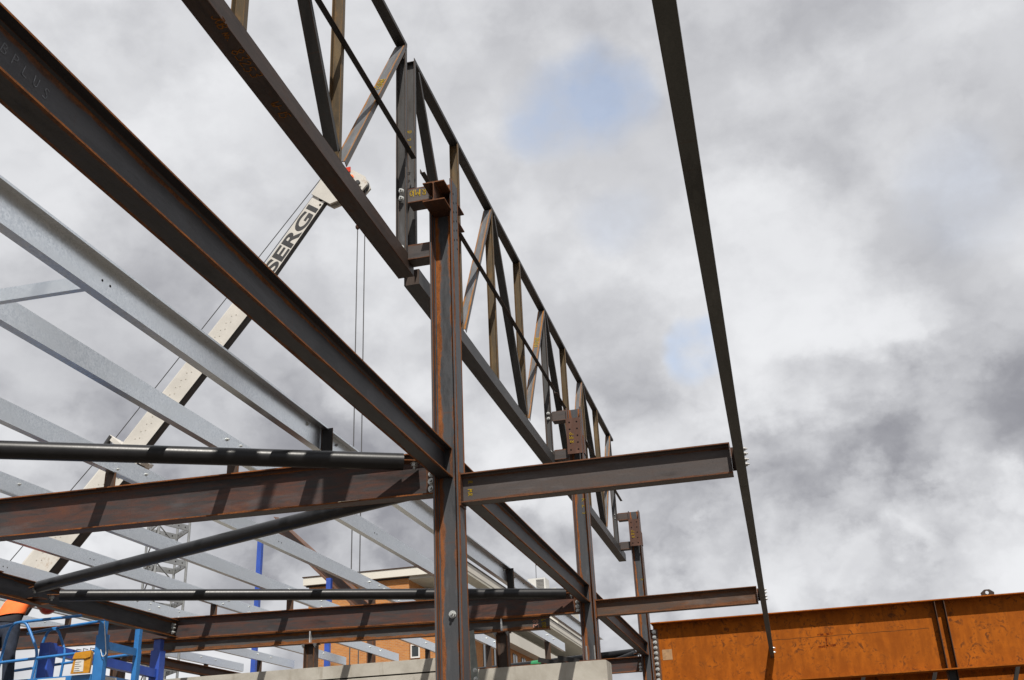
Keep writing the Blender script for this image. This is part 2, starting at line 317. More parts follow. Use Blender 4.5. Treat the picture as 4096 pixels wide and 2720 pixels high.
# ------------------------------------------------------------------ mesh building
V = lambda *a: Vector(a)
ORG = {}
class MB:
    def __init__(s): s.v = []; s.f = []; s.uv = []; s.w = []; s.mi = []; s.sm = []; s.cur = 0; s.k = 0
    def face(s, pts, uvs, wid, smooth=False):
        i = len(s.v); s.v += [Vector(p) for p in pts]; s.f.append(list(range(i, i+len(pts))))
        s.uv.append(uvs); s.w.append((wid, s.k*.37)); s.mi.append(s.cur); s.sm.append(smooth); s.k += 1
    def prism(s, p0, p1, A, B, prof, caps=True, cut=None):
        p0, p1, A, B = Vector(p0), Vector(p1), Vector(A), Vector(B)
        d = p1-p0; L = d.length
        ar = sum(prof[i][0]*prof[(i+1) % len(prof)][1]-prof[(i+1) % len(prof)][0]*prof[i][1] for i in range(len(prof)))
        if (ar > 0) != (A.cross(B).dot(d) > 0): prof = prof[::-1]
        n = len(prof); a = [p0+A*x+B*y for x, y in prof]; b = [p1+A*x+B*y for x, y in prof]
        for i in range(n):
            j = (i+1) % n; w = (a[j]-a[i]).length
            s.face([a[i], a[j], b[j], b[i]], [(0, 0), (w, 0), (w, L), (0, L)], w)
        if caps:
            for q, r in ((a[::-1], prof[::-1]), (b, prof)):
                s.face(q, [(x, y) for x, y in r], .02)
        return s
    def box(s, lo, hi):
        x0, y0, z0 = lo; x1, y1, z1 = hi; e = [x1-x0, y1-y0, z1-z0]; ax = e.index(max(e))
        if ax == 0: s.prism((x0, 0, 0), (x1, 0, 0), (0, 1, 0), (0, 0, 1), [(y0, z0), (y1, z0), (y1, z1), (y0, z1)])
        elif ax == 1: s.prism((0, y0, 0), (0, y1, 0), (1, 0, 0), (0, 0, 1), [(x0, z0), (x1, z0), (x1, z1), (x0, z1)])
        else: s.prism((0, 0, z0), (0, 0, z1), (1, 0, 0), (0, 1, 0), [(x0, y0), (x1, y0), (x1, y1), (x0, y1)])
        return s
    def bar(s, p0, p1, w, h, upv=(0, 0, 1)):
        p0, p1 = Vector(p0), Vector(p1); d = (p1-p0).normalized(); A = d.cross(Vector(upv)).normalized(); B = A.cross(d)
        return s.prism(p0, p1, A, B, [(-w/2, -h/2), (w/2, -h/2), (w/2, h/2), (-w/2, h/2)])
    def tube(s, pts, r, n=12, caps=True):
        pts = [Vector(p) for p in pts]; rings = []; B = None; ln = [0]
        for i in range(1, len(pts)): ln.append(ln[-1]+(pts[i]-pts[i-1]).length)
        for i, p in enumerate(pts):
            t = (pts[min(i+1, len(pts)-1)]-pts[max(i-1, 0)]).normalized()
            if B is None:
                B = t.cross(Vector((0, 0, 1)) if abs(t.z) < .95 else Vector((1, 0, 0))).normalized()
            else: B = (B-t*B.dot(t)).normalized()
            C = t.cross(B); rr = r[i] if isinstance(r, (list, tuple)) else r
            rings.append([p+(B*math.cos(2*math.pi*k/n)+C*math.sin(2*math.pi*k/n))*rr for k in range(n)])
        base = len(s.v); s.v += [q for R in rings for q in R]
        for i in range(len(pts)-1):
            for k in range(n):
                k2 = (k+1) % n; w = 2*math.pi*.05
                s.f.append([base+i*n+k, base+i*n+k2, base+(i+1)*n+k2, base+(i+1)*n+k])
                s.uv.append([(k/n*.3, ln[i]), ((k+1)/n*.3, ln[i]), ((k+1)/n*.3, ln[i+1]), (k/n*.3, ln[i+1])]); s.w.append((10, 0)); s.mi.append(s.cur); s.sm.append(True)
        if caps:
            for R, rev in ((rings[0], True), (rings[-1], False)):
                q = R[::-1] if rev else R
                s.face(q, [(0, 0)]*n, .02)
        return s
    def lathe(s, c, axis, prof, n=16):
        c = Vector(c); ax = Vector(axis).normalized()
        return s.tube([c+ax*h for r, h in prof], [max(r, 1e-4) for r, h in prof], n)
    def mesh(s, name, mats, origin):
        me = bpy.data.meshes.new(name); me.from_pydata([p-origin for p in s.v], [], s.f)
        for mt in (mats if isinstance(mats, list) else [mats]): me.materials.append(M[mt] if isinstance(mt, str) else mt)
        u = me.uv_layers.new(name='UVMap'); a = me.uv_layers.new(name='Aux'); li = 0
        for fi, f in enumerate(s.f):
            for c in range(len(f)):
                u.data[li].uv = s.uv[fi][c]; a.data[li].uv = s.w[fi]; li += 1
        me.polygons.foreach_set('material_index', s.mi); me.polygons.foreach_set('use_smooth', s.sm); me.update()
        return me
    def build(s, name, mats, parent=None, base=None):
        if parent is not None: o0 = ORG[parent.name]
        else:
            if base is None:
                lo = [min(v[i] for v in s.v) for i in range(3)]; hi = [max(v[i] for v in s.v) for i in range(3)]
                base = ((lo[0]+hi[0])/2, (lo[1]+hi[1])/2, lo[2])
            o0 = Vector(base)
        o = bpy.data.objects.new(name, s.mesh(name, mats, o0)); COL.objects.link(o)
        if parent is not None: o.parent = parent
        else: o.location = o0+V(0, 0, H)
        ORG[o.name] = o0.copy()
        return o
def tag(o, label, cat, group=None, kind=None):
    if label: o['label'] = label
    if cat: o['category'] = cat
    if group: o['group'] = group
    if kind: o['kind'] = kind
    return o
def thing(name, loc, label, cat, group=None):
    o = bpy.data.objects.new(name, None); COL.objects.link(o); o.location = Vector(loc)+V(0, 0, H); o.empty_display_size = .1
    ORG[o.name] = Vector(loc); return tag(o, label, cat, group)
def I(d, b, tw, tf, r=.014):
    h = d/2; w = b/2; t = tw/2; i = h-tf
    return [(-w, -h), (w, -h), (w, -i), (t+r, -i), (t, -i+r), (t, i-r), (t+r, i), (w, i), (w, h), (-w, h), (-w, i), (-t-r, i), (-t, i-r), (-t, -i+r), (-t-r, -i), (-w, -i)]
def CH(w, dep, t=.008):                     # channel: web along a, toes towards +b
    h = w/2
    return [(-h, 0), (h, 0), (h, dep), (h-t, dep), (h-t, t), (-h+t, t), (-h+t, dep), (-h, dep)]
def ibeam(mb, p0, p1, d, b, tw, tf, upv=(0, 0, 1)):
    p0, p1 = Vector(p0), Vector(p1); ax = (p1-p0).normalized(); A = ax.cross(Vector(upv)).normalized(); B = A.cross(ax)
    return mb.prism(p0, p1, A, B, I(d, b, tw, tf))
_b = MB(); _b.lathe((0, 0, 0), (0, 0, 1), [(.026, 0), (.026, .004)], 12)
_b.prism((0, 0, .004), (0, 0, .021), (1, 0, 0), (0, 1, 0), [(.021*math.cos(k*math.pi/3), .021*math.sin(k*math.pi/3)) for k in range(6)])
_b.lathe((0, 0, .021), (0, 0, 1), [(.010, 0), (.009, .02)], 8)
BOLT = {k: _b.mesh('bolt', k, V(0, 0, 0)) for k in ('bolt', 'bolt_dark')}
def bolt(parent, p, n, s=1., mat='bolt'):
    o = bpy.data.objects.new('bolt', BOLT[mat]); COL.objects.link(o); o.parent = parent
    o.location = Vector(p)-ORG[parent.name]; o.rotation_euler = Vector(n).to_track_quat('Z', 'Y').to_euler(); o.scale = (s, s, s)
    return o
GLY = {'J': [[(.6, 1), (.35, .1), (.1, 0), (0, .2)], [(.3, 1), (.8, 1)]], 'O': [[(.3, 1), (.05, .7), (.05, .3), (.3, 0), (.55, .3), (.55, .7), (.3, 1)]], 'B': [[(0, 0), (.1, 1), (.5, .9), (.45, .6), (.1, .5), (.55, .4), (.5, .05), (0, 0)]],
       'N': [[(0, 0), (.05, 1), (.5, 0), (.6, 1)]], '8': [[(.3, .5), (.1, .75), (.3, 1), (.5, .75), (.3, .5), (.05, .25), (.3, 0), (.55, .25), (.3, .5)]], '3': [[(.05, .95), (.45, 1), (.45, .65), (.2, .55), (.5, .4), (.45, .05), (0, .05)]],
       '2': [[(.05, .8), (.3, 1), (.5, .75), (.05, 0), (.6, .05)]], '5': [[(.55, 1), (.1, 1), (.08, .6), (.4, .6), (.52, .3), (.35, 0), (0, .08)]], 'W': [[(0, 1), (.1, .15), (.3, .1), (.35, .6), (.45, .1), (.65, .2), (.7, 1)]], '-': [[(.1, .5), (.5, .5)]], '1': [[(.3, 1), (.25, 0)]],
       'R': [[(.05, 0), (.1, 1), (.5, .9), (.45, .55), (.1, .5), (.55, 0)]], 'M': [[(0, 0), (.08, 1), (.32, .4), (.55, 1), (.65, 0)]], '0': [[(.3, 1), (.05, .6), (.2, 0), (.5, .3), (.5, .8), (.3, 1)]], 'F': [[(.05, 0), (.1, 1), (.55, 1)], [(.08, .55), (.45, .55)]],
       'P': [[(.05, 0), (.1, 1), (.5, .9), (.45, .55), (.1, .5)]], 'L': [[(.1, 1), (.05, 0), (.55, 0)]], 'U': [[(.05, 1), (.08, .2), (.3, 0), (.5, .2), (.55, 1)]], 'S': [[(.5, .9), (.25, 1), (.08, .75), (.45, .4), (.4, .05), (.05, .08)]],
       'H': [[(.05, 0), (.08, 1)], [(.55, 0), (.5, 1)], [(.05, .5), (.55, .5)]], 'o': [[(.3, .6), (.05, .35), (.25, 0), (.5, .2), (.3, .6)]], '4': [[(.4, 0), (.4, 1), (.0, .35), (.6, .35)]], '6': [[(.5, 1), (.1, .4), (.3, 0), (.5, .25), (.1, .35)]], '9': [[(.5, .7), (.2, .6), (.2, 1), (.5, .9), (.4, 0)]], '.': [[(.1, 0), (.16, .02)]], ' ': []}
def scrawl(text, o, ex, ey, size, wid, parent, mat, adv=.8):
    mb = MB(); o, ex, ey = Vector(o), Vector(ex).normalized(), Vector(ey).normalized(); x = 0; rn = random.Random(text); nn = ex.cross(ey)*.0012
    for ch in text:
        dy = rn.uniform(-.08, .08); sc = rn.uniform(.9, 1.1)
        for ln in GLY.get(ch, []):
            P = [o+ex*((x+a*sc)*size)+ey*((b*sc+dy)*size) for a, b in ln]
            for a, b in zip(P, P[1:]):
                t = (b-a).normalized(); n = t.cross(ex.cross(ey)).normalized()*wid/2; a2 = a-t*wid*.3; b2 = b+t*wid*.3
                for sg in (1, -1): mb.face([q+nn*sg for q in ((a2-n, a2+n, b2+n, b2-n) if sg > 0 else (a2+n, a2-n, b2-n, b2+n))], [(0, 0)]*4, .1)
        x += adv*(.6 if ch == '1' else 1)
    return mb.build('handwriting', mat, parent)
# ------------------------------------------------------------------ ground
mb = MB(); gz = -H
NG = 24
for i in range(NG):
    for j in range(NG):
        x0, x1 = -700+1400*i/NG, -700+1400*(i+1)/NG; y0, y1 = -500+1600*j/NG, -500+1600*(j+1)/NG
        mb.face([(x0, y0, gz), (x1, y0, gz), (x1, y1, gz), (x0, y1, gz)], [(0, 0)]*4, 1)
tag(mb.build('ground', 'dirt', base=(0, 0, gz)), None, None, kind='structure')
# ------------------------------------------------------------------ columns
XL, XR, XC = -3.217, -2.942, -3.0795
CY = [10.1325, 18.4125, 26.6925]
ZT = 6.75
collab = ['rust-edged steel I-column rising past two roof beams in front of concrete wall, open beam stub on top', 'steel I-column standing on the concrete wall top, drilled end plate lettered RIFP',
          'steel I-column carrying the deep orange girder, drilled end plate near its top']
cols = []
for i, y in enumerate(CY):
    zb = gz if i != 1 else 2.103
    t = thing('steel_column', (XC, y, zb), collab[i], 'column', 'columns of the truss line'); cols.append(t)
    mb = MB(); mb.prism((XC, y, zb), (XC, y, ZT), (0, 1, 0), (1, 0, 0), I(.275, .265, .012, .02)); mb.build('shaft', 'col', t)
    # outrigger boxes reaching to the truss
    for z0, z1 in ((6.54, 6.733), (5.775, 5.966)):
        mb = MB(); mb.box((-3.497, y-.0825, z0), (XL-.001, y+.1175, z1)); mb.box((-3.63, y-.06, z0+.01), (-3.499, y-.045, z1-.01)); o = mb.build('outrigger', 'cant', t)
        for zz in (z0+.045, z1-.045): bolt(t, (-3.56, y-.125-.006, zz), (0, -1, 0), 1.25)
    if i == 0:
        for ya, yb, w in ((y-.392, y-.134, .26), (y-.132, y-.008, .225), (y+.008, y+.132, .225), (y+.134, y+.425, .26)):
            mb = MB(); ibeam(mb, (XC, ya, 6.445), (XC, yb, 6.445), .255, w, .010, .014); mb.build('beam_stub', 'stub', t)
        mb = MB()
        for k in range(6):
            for yy in (-.055, .06): mb.lathe((XR, y+yy, 5.95+k*.125-(.06 if yy > 0 else 0)), (1, 0, 0), [(.013, 0), (.013, .002)], 8)
        mb.build('bolt_holes', 'hole', t)
        scrawl('R1M10', (-3.27, y-.085, 6.70), (-1, 0, 0), (0, 0, -1), .085, .008, t, 'yellow', .58)
        bolt(t, (XC+.01, y-.0075, 1.715), (0, -1, 0), 1.5)
    else:
        yp = y-.22
        mb = MB(); ibeam(mb, (XC, yp, 6.16), (XC, y-.134, 6.16), .66, .25, .010, .014); mb.build('beam_stub', 'stub', t)
        mb = MB(); mb.box((XL+.002, yp-.018, 5.805), (XR-.002, yp-.001, 6.50)); pl = mb.build('end_plate', 'plate', t)
        mb = MB()
        for k in range(5):
            for xx in (-.07, .07): mb.lathe((XC+xx, yp-.018, 5.88+k*.135), (0, -1, 0), [(.017, 0), (.017, .002)], 10)
        mb.build('bolt_holes', 'hole', pl)
        scrawl('R1FP', (XC-.005, yp-.021, 6.02), (0, 0, 1), (-1, 0, 0), .075, .0075, pl, 'yellow', .8)
        scrawl('R29' if i == 1 else 'R', (XC+.02, y-.01, 5.0), (0, 0, -1), (1, 0, 0), .09, .008, t, 'yellow', 1.3)
        mb = MB(); mb.box((XR+.001, y-.06, 5.85), (XR+.014, y+.12, 6.2)); mb.build('side_plate', 'plate', t)
    if i == 1:
        mb = MB(); mb.box((XL-.06, y-.2, 2.103), (XR+.06, y+.2, 2.103+.02))
        mb.build('base_plate', 'plate', t)
        for xx in (-.06, .08):
            mb = MB(); mb.tube([(XC+xx, y-.17, 2.12), (XC+xx, y-.17, 2.36)], .014, 8); mb.build('anchor_stud', 'bolt_dark', t)
# ------------------------------------------------------------------ tie beams along the column line
tl = ['long dark steel tie beam reaching overhead to the rust-edged column, chalk letters on its web', 'rust-edged steel tie beam between the tall column and the column on the wall', 'rust-edged steel tie beam between the wall column and the girder column']
for i, (ya, yb, zb, zt) in enumerate(((1.85, CY[0]-.008, 3.125, 3.45), (CY[0]+.008, CY[1]-.008, 3.115, 3.425), (CY[1]+.008, CY[2]-.008, 3.11, 3.42))):
    t = thing('tie_beam', (-3.12, (ya+yb)/2, zb), tl[i], 'beam', 'tie beams along the columns')
    mb = MB(); ibeam(mb, (-3.12, ya, (zb+zt)/2), (-3.12, yb-.014, (zb+zt)/2), zt-zb, .168, .008, .0125); mb.build('beam_section', 'tie', t)
    mb = MB(); mb.box((-3.192, yb-.013, zb+.004), (-3.034, yb-.001, zt-.002)); mb.build('end_plate', 'tie', t)
    if i == 0: scrawl('BPLUS', (-3.1145, 3.20, 3.295), (0, 1, -.10), (0, .2, 1), .062, .005, t, 'greychalk', 1.25)
# ------------------------------------------------------------------ cantilevers and fascia
for i, (zb, zt, mt) in enumerate(((2.825, 3.14, 'cant'), (2.857, 3.14, 'cant2'))):
    y = CY[i]
    t = thing('cantilever_beam', (-1.55, y, zb), ('grey cantilever beam from the tall column to the dark overhead fascia, clean grey web', 'browner rusty cantilever beam from the wall-top column to the dark overhead fascia')[i], 'beam', 'cantilever beams')
    mb = MB(); ibeam(mb, (XR+.015, y, (zb+zt)/2), (-.152, y, (zb+zt)/2), zt-zb, .165, .008, .0118); mb.build('beam_section', mt, t)
    mb = MB(); mb.box((XR+.0005, y-.1, zb-.03), (XR+.014, y+.1, zt+.012)); mb.build('end_plate', 'stub', t)
    mb = MB(); mb.box((-.151, y+.005, zb+.045), (-.036, y+.015, zt-.03)); mb.build('fin_plate', 'stub', t)
    mb = MB(); mb.prism((-.1525, 0, 0), (-.16, 0, 0), (0, 1, 0), (0, 0, 1), [(y-.08, zb+.014), (y-.007, zb+.014), (y-.007, zt-.014), (y-.08, zt-.014)]); mb.build('stiffener', mt, t)
    if i == 0: scrawl('R MR', (XR+.07, y-.0055, zt-.07), (0, 0, -1), (1, 0, 0), .045, .007, t, 'yellow', 1.0)
for i, (ya, yb) in enumerate(((1.8, 10.62), (10.63, 26.66))):
    t = thing('fascia_channel', (-.07, (ya+yb)/2, 2.83), ('dark grey fascia channel running overhead to the first cantilever', 'dark grey fascia channel from the first cantilever to the orange girder')[i], 'beam', 'fascia channels')
    mb = MB(); mb.prism((-.023, ya, 2.98), (-.023, yb, 2.98), (0, 0, 1), (-1, 0, 0), CH(.30, .092, .012)); mb.build('channel_section', 'fascia', t)
for t, y in ((t, CY[1]), (bpy.data.objects['fascia_channel'], CY[0])):
    for z in (2.92, 2.97, 3.03, 3.08): bolt(t, (-.0225, y+.01, z), (1, 0, 0), .9, 'bolt_dark')
for z in (2.92, 3.02): bolt(bpy.data.objects['fascia_channel.001'], (-.0225, 26.3, z), (1, 0, 0), 1.1)
# ------------------------------------------------------------------ rafters (they rise gently to the left)
def rafter(y, xa, xb, ztop, slope, d, b, mat, label):
    zc = lambda x: ztop+slope*(-x-3.217)-d/2
    t = thing('rafter_beam', ((xa+xb)/2, y, zc((xa+xb)/2)-d/2), label, 'beam', 'rafters')
    mb = MB(); ibeam(mb, (xa, y, zc(xa)), (xb, y, zc(xb)), d, b, .009, .0135); mb.build('beam_section', mat, t)
    mb = MB(); mb.box((xa-.006-.10, y-.018, zc(xa)-d/2+.03), (xa-.001, y-.0048, zc(xa)+d/2-.10)); mb.build('fin_plate', 'stub', t)
    for z in (.06, -.02, -.10): bolt(t, (xa-.05, y-.0185, zc(xa)+z-.06), (0, -1, 0), 1.5 if z < .05 else 1.3)
    return t, zc
R1, zr1 = rafter(CY[0], XL-.002, -15.0, 3.418, .012, .465, .19, 'raft', 'deep red-brown rafter beam running left from the tall column, striped by purlin shadows')
R2, zr2 = rafter(CY[1], XL-.002, -15.5, 3.345, .02, .40, .178, 'raft', 'red-brown rafter beam stacked on a second beam above the concrete wall')
R3, zr3 = rafter(CY[2], XL-.002, -15.5, 3.10, .0, .36, .17, 'raft', 'farthest rafter beam, left of the girder column')
mb = MB(); mb.box((-4.20, CY[0]-.125, 3.418+.012*1-.465-.012), (-4.02, CY[0]-.03, 3.418+.012-.465-.010)); 
mb = MB(); mb.prism((-4.27, CY[0]-.0955, zr1(-4.2)-.2325+.004), (-4.05, CY[0]-.0955, zr1(-4.0)-.2325+.004), (0, 1, .12), (0, 0, 1), [(-.055, -.003), (.05, .012), (.05, .016), (-.055, .001)])
tag(mb.build('paper_tag', 'tag'), 'creased manila paper tag on the lower flange of the near rafter', 'tag')
# second beam below rafter 2
zl = lambda x: zr2(x)-.2-.003
t = thing('header_beam', (-8, CY[1], zl(-8)-.235), 'lower rusty header beam under the rafter, propped by short posts on the wall', 'beam')
mb = MB(); ibeam(mb, (-3.79, CY[1], zl(-3.79)-.1175), (-12.7, CY[1], zl(-12.7)-.1175), .235, .165, .008, .012); mb.build('beam_section', 'low', t)
for x in (-8.335, -4.66):
    mb = MB(); z = zl(x); mb.prism((x, 0, z-.223), (x, 0, z-.012), (1, 0, 0), (0, 1, 0), [(-.012, CY[1]-.08), (.012, CY[1]-.08), (.012, CY[1]-.005), (-.012, CY[1]-.005)]); mb.build('stiffener', 'weld', t)
scrawl('38', (-3.99, CY[1]-.0075, zl(-3.9)-.19), (0, 0, 1), (-1, 0, 0), .10, .014, t, 'pinkchalk', .75)
scrawl('RB9', (-3.86, CY[1]-.0075, zl(-3.9)-.20), (0, 0, 1), (-1, 0, 0), .07, .010, t, 'yellow', .75)
for k, (x, zb) in enumerate(((-8.335, 2.349), (-4.66, 2.103), (-12.35, 2.349))):
    zt = zl(x)-.235-.004; y = CY[1]
    t = thing('short_post', (x, y, zb), ('short rusty post on the upper concrete beam, bright weld above it', 'short rusty post on the lower concrete wall beside the tall column', 'short post on the concrete wall behind the blue lift basket')[k], 'post', 'short posts under the header')
    mb = MB(); mb.prism((x, y, zb), (x, y, zt-.014), (0, 1, 0), (1, 0, 0), I(.21, .2, .008, .013)); mb.build('shaft', 'post', t)
    mb = MB(); mb.box((x-.135, y-.12, zt-.013), (x+.135, y+.12, zt-.001)); mb.build('cap_plate', 'plate', t)
    for xx in (-.115, .115): bolt(t, (x+xx, y-.1, zt-.013), (0, 0, -1), 1.6, 'bolt_dark')
# ------------------------------------------------------------------ longitudinal beams at the left
for i, (ya, yb) in enumerate(((CY[0]+.006, CY[1]-.012),)):
    t = thing('longitudinal_beam', (-11.18, (ya+yb)/2, 3.13), ('dark steel longitudinal beam meeting the rafter above the blue post, hiding the worker', 'far dark longitudinal beam beyond the second rafter')[i], 'beam', 'longitudinal beams')
    mb = MB(); ibeam(mb, (-11.18, ya, 3.295), (-11.18, yb, 3.295), .325, .165, .008, .012); mb.build('beam_section', 'tie', t)
    for z in (3.22, 3.30, 3.36): bolt(t, (-11.172, yb-.12, z), (1, 0, 0), 1.6)
    for yy, z in (((CY[i]+CY[i+1])/2-.1, 3.26), ((CY[i]+CY[i+1])/2+.15, 3.2)):
        mb = MB(); mb.box((-11.175, yy-.1, z-.07), (-10.96, yy+.1, z-.058)); mb.build('gusset_plate', 'stub', t)
# ------------------------------------------------------------------ black bracing pipes
pl = ['black bracing pipe crossing in front of the near rafter, blue paint marks', 'black bracing pipe sloping down from the tall column to the dark longitudinal beam', 'level black bracing pipe running to the column on the wall', 'black bracing pipe behind the wall, green tape on it', 'short steep black bracing pipe beside the girder column']
YM = (CY[0]+CY[1])/2; YM2 = (CY[1]+CY[2])/2
pipes = [((-3.42, 10.0, 3.305), (-11.0, 6.05, 3.32)), ((-3.36, 10.72, 3.245), (-10.98, 13.98, 3.325)), ((-10.93, 14.33, 3.262), (-3.34, 18.25, 3.272)), ((-3.36, 27.2, 3.28), (-10.98, 30.6, 3.40)), ((-3.3, 26.95, 3.22), (-8.7, 29.95, 2.2))]
for i, (a, b) in enumerate(pipes):
    a, b = Vector(a), Vector(b); d = (b-a).normalized()
    t = thing('bracing_pipe', (a+b)/2-V(0, 0, .09), pl[i], 'pipe', 'black roof bracing pipes')
    mb = MB(); mb.tube([a+d*.12, b-d*.12], .091, 28); mb.build('tube', 'pipe', t)
    for e, s in ((a, 1), (b, -1)):
        mb = MB(); mb.prism(e-d*s*.06, e+d*s*.12, d.cross(V(0, 0, 1)), (0, 0, 1), [(-.075, -.006), (.075, -.006), (.075, .006), (-.075, .006)]); mb.build('end_plate', 'stub', t)
    bolt(t, (a if i % 2 else b)+V(0, 0, -.008), (0, 0, -1), 1.8); bolt(t, (b if i % 2 else a)+V(0, 0, -.008), (0, 0, -1), 1.8)
    if i == 0:
        for s0, dz in ((.62, 0), (.50, .01)):
            mb = MB(); c = a+d*s0; mb.tube([c+V(-.012, 0, 0), c+V(.012, 0, 0)], .0925, 24, False) if False else None
            P = []
            for k in range(7):
                an = math.radians(80-k*16-(25 if s0 < .55 else 0)); q = a+d*(s0-.012*k)+V(0, -1, 0)*.0925*math.cos(an)+V(0, 0, 1)*.0925*math.sin(an); P.append(q)
            wd = .022
            for q, r in zip(P, P[1:]): mb.face([q-d*wd, q+d*wd, r+d*wd, r-d*wd], [(0, 0)]*4, 1)
            mb.build('paint_mark', 'bluechalk', t)
        scrawl('R10', a+d*1.1+V(0, -.088, -.035), -d, (0, -.35, 1), .035, .006, t, 'orangechalk', .9)
    if i == 3:
        mb = MB(); mb.tube([a+d*3.0, a+d*3.35], .0925, 24, False); mb.build('green_tape', 'green', t)
# ------------------------------------------------------------------ purlins
px = [-4.53, -5.524, -7.07, -8.72, -10.31, -11.9, -13.5, -15.1]
pz = lambda x: 3.60+.0145*(-x-4.5)
plab = ['wide-lipped galvanised purlin next to the dark tie beam', 'second galvanised purlin, carrying a short strut from the lipped purlin', 'third galvanised purlin counted from the lipped one', 'fourth galvanised purlin counted from the lipped one', 'fifth galvanised purlin counted from the lipped one',
        'sixth galvanised purlin counted from the lipped one', 'seventh galvanised purlin counted from the lipped one', 'outermost galvanised purlin behind the worker']
for i, x in enumerate(px):
    z0 = pz(x); h = .25 if i == 0 else .215; ya, yb = (.5, 28.7)
    t = thing('purlin', (x, (ya+yb)/2, z0), plab[i], 'purlin', 'galvanised roof purlins')
    f = .085; k = .004; l = .02
    segs = [(ya, CY[0]+.55), (CY[0]+.552, CY[1]+.75), (CY[1]+.752, yb)]
    for si, (s0, s1) in enumerate(segs):
        o = .0; mb = MB()
        if i == 0: prof = [(0, 0), (-f, 0), (-f, l), (-f+k, l), (-f+k, k), (-k, k), (-k, h), (f, h), (f, h-l), (f-k, h-l), (f-k, h-k), (0, h-k)]
        else: prof = [(0, 0), (0, h), (-f, h), (-f, h-l), (-f+k, h-l), (-f+k, h-k), (-k, h-k), (-k, k), (-f+k, k), (-f+k, l), (-f, l), (-f, 0)]
        mb.prism((x, s0, z0), (x, s1, z0), (1, 0, 0), (0, 0, 1), prof); mb.build('purlin_length', 'galv', t)
    for yj in (CY[0]+.55, CY[1]+.75):
        mb = MB(); mb.box((x+.0006, yj-.62, z0+.006), (x+.0032, yj+.58, z0+h-.006)); mb.build('lap_plate', 'galv', t)
        for dy in (-.56, .52):
            for zz in (.05, h-.05): bolt(t, (x+.0034, yj+dy, z0+zz), (1, 0, 0), .6)
    for j, y in enumerate(CY):
        for dy in (-.42, .36): bolt(t, (x+.0005, y+dy+.05*((i*7+j*3) % 5), z0+h-.07), (1, 0, 0), .8)
    for j in range(3):
        for y in (CY[j]-4.1, CY[j]-4.0):
            mb = MB(); mb.lathe((x, y, z0+h*.45), (1, 0, 0), [(.011, 0), (.011, .0015)], 8); mb.build('bolt_hole', 'hole', t)
    for j, (zr, y) in enumerate(((zr1, CY[0]), (zr2, CY[1]), (zr3, CY[2]))):
        dd = (.465, .4, .36)[j]; zt = zr(x)+dd/2
        c = thing('purlin_cleat', (x, y, zt), 'angle cleat holding the %s purlin on the %s rafter' % (('lipped', 'second', 'third', 'fourth', 'fifth', 'sixth', 'seventh', 'outermost')[i], ('near red-brown', 'wall-line', 'farthest')[j]), 'cleat', 'purlin cleats')
        mb = MB()
        sg = 1 if i == 0 else -1; off = .001 if i == 0 else -.0875 - .0
        if i == 0: mb.prism((x+.002, y, zt+.001), (x+.002, y, z0+h-.006), (1, 0, 0), (0, 1, 0), [(0, -.04), (.13, -.04), (.13, -.03), (.01, -.03), (.01, .05), (0, .05)])
        else:
            mb.prism((x-.09, y, zt+.001), (x-.09, y, z0+h-.03), (1, 0, 0), (0, 1, 0), [(-.04, -.045), (0, -.045), (0, .045), (-.01, .045), (-.01, -.035), (-.04, -.035)])
            mb.prism((x-.04, y, zt+.001), (x-.04, y, z0-.001), (1, 0, 0), (0, 1, 0), [(-.085, -.055), (.055, -.055), (.055, -.045), (-.085, -.045)])
        mb.build('angle', 'dark' if i == 0 else 'post', c)
# strut between the two nearest purlins
for k in range(len(px)-1):
    y = 5.99 if k == 0 else (5.99 if k < 0 else None)
    if y is None: continue
    mb = MB(); x0, x1 = px[0]-.09, px[1]+.004
    mb.prism((x0, y, 3.69), (x1, y, 3.70), (0, 1, 0), (0, 0, 1), [(-.02, -.055), (.03, -.055), (.03, -.051), (-.016, -.051), (-.016, .055), (-.02, .055)])
    tag(mb.build('bridging_strut', 'galv'), 'short galvanised strut bridging the lipped purlin and its neighbour', 'strut')
# ------------------------------------------------------------------ roof-edge trusses
TX0, TX1 = -3.625, -3.50
def channel(t, name, p0, p1, face, mat, w=.125, dep=.065):
    p0, p1 = Vector(p0), Vector(p1); d = (p1-p0).normalized(); B = Vector(face); B = (B-d*B.dot(d)).normalized()
    mb = MB(); mb.prism(p0, p1, (1, 0, 0), B, CH(w, dep)); return mb.build(name, mat, t)
def truss(label, bot, top, nodes, mats, ends):
    t = thing('roof_edge_truss', (-3.58, (bot[0]+bot[1])/2, 5.66), label, 'truss', 'roof edge trusses')
    mb = MB(); mb.box((-3.69, bot[0], 5.66), (-3.50, bot[1], 5.86)); bc = mb.build('bottom_chord', mats[0], t)
    mb = MB(); mb.prism((-3.565, top[0], 8.868), (-3.565, top[1], 8.868), (1, 0, 0), (0, 0, 1), CH(.13, .055, .008)); mb.build('top_chord', 'top', t)
    xc = (TX0+TX1)/2; zb, zt = 5.862, 8.866
    for k, y in enumerate(nodes):
        kind = 'post_web' if k in ends else 'ochre'
        channel(t, 'vertical', (xc, y+.0, zb), (xc, y+.0, zt), (0, -1, 0), kind)
    for k in range(len(nodes)-1):
        ya, yb = nodes[k], nodes[k+1]; even = (k-ends[0]) % 2 == 0
        if even: channel(t, 'diagonal', (xc, ya+.10, zt-.05), (xc, yb-.09, zb+.06), (0, 1, .6), 'shadedweb')     # top-near to bottom-far: shaded face, shade put into a darker steel
        else: channel(t, 'diagonal', (xc, ya+.09, zb+.06), (xc, yb-.10, zt-.05), (0, 1, -.6), 'web')            # bottom-near to top-far: sunlit face, given the paler steel
    return t, bc
n1 = [10.05-1.99*k for k in range(7)][::-1]
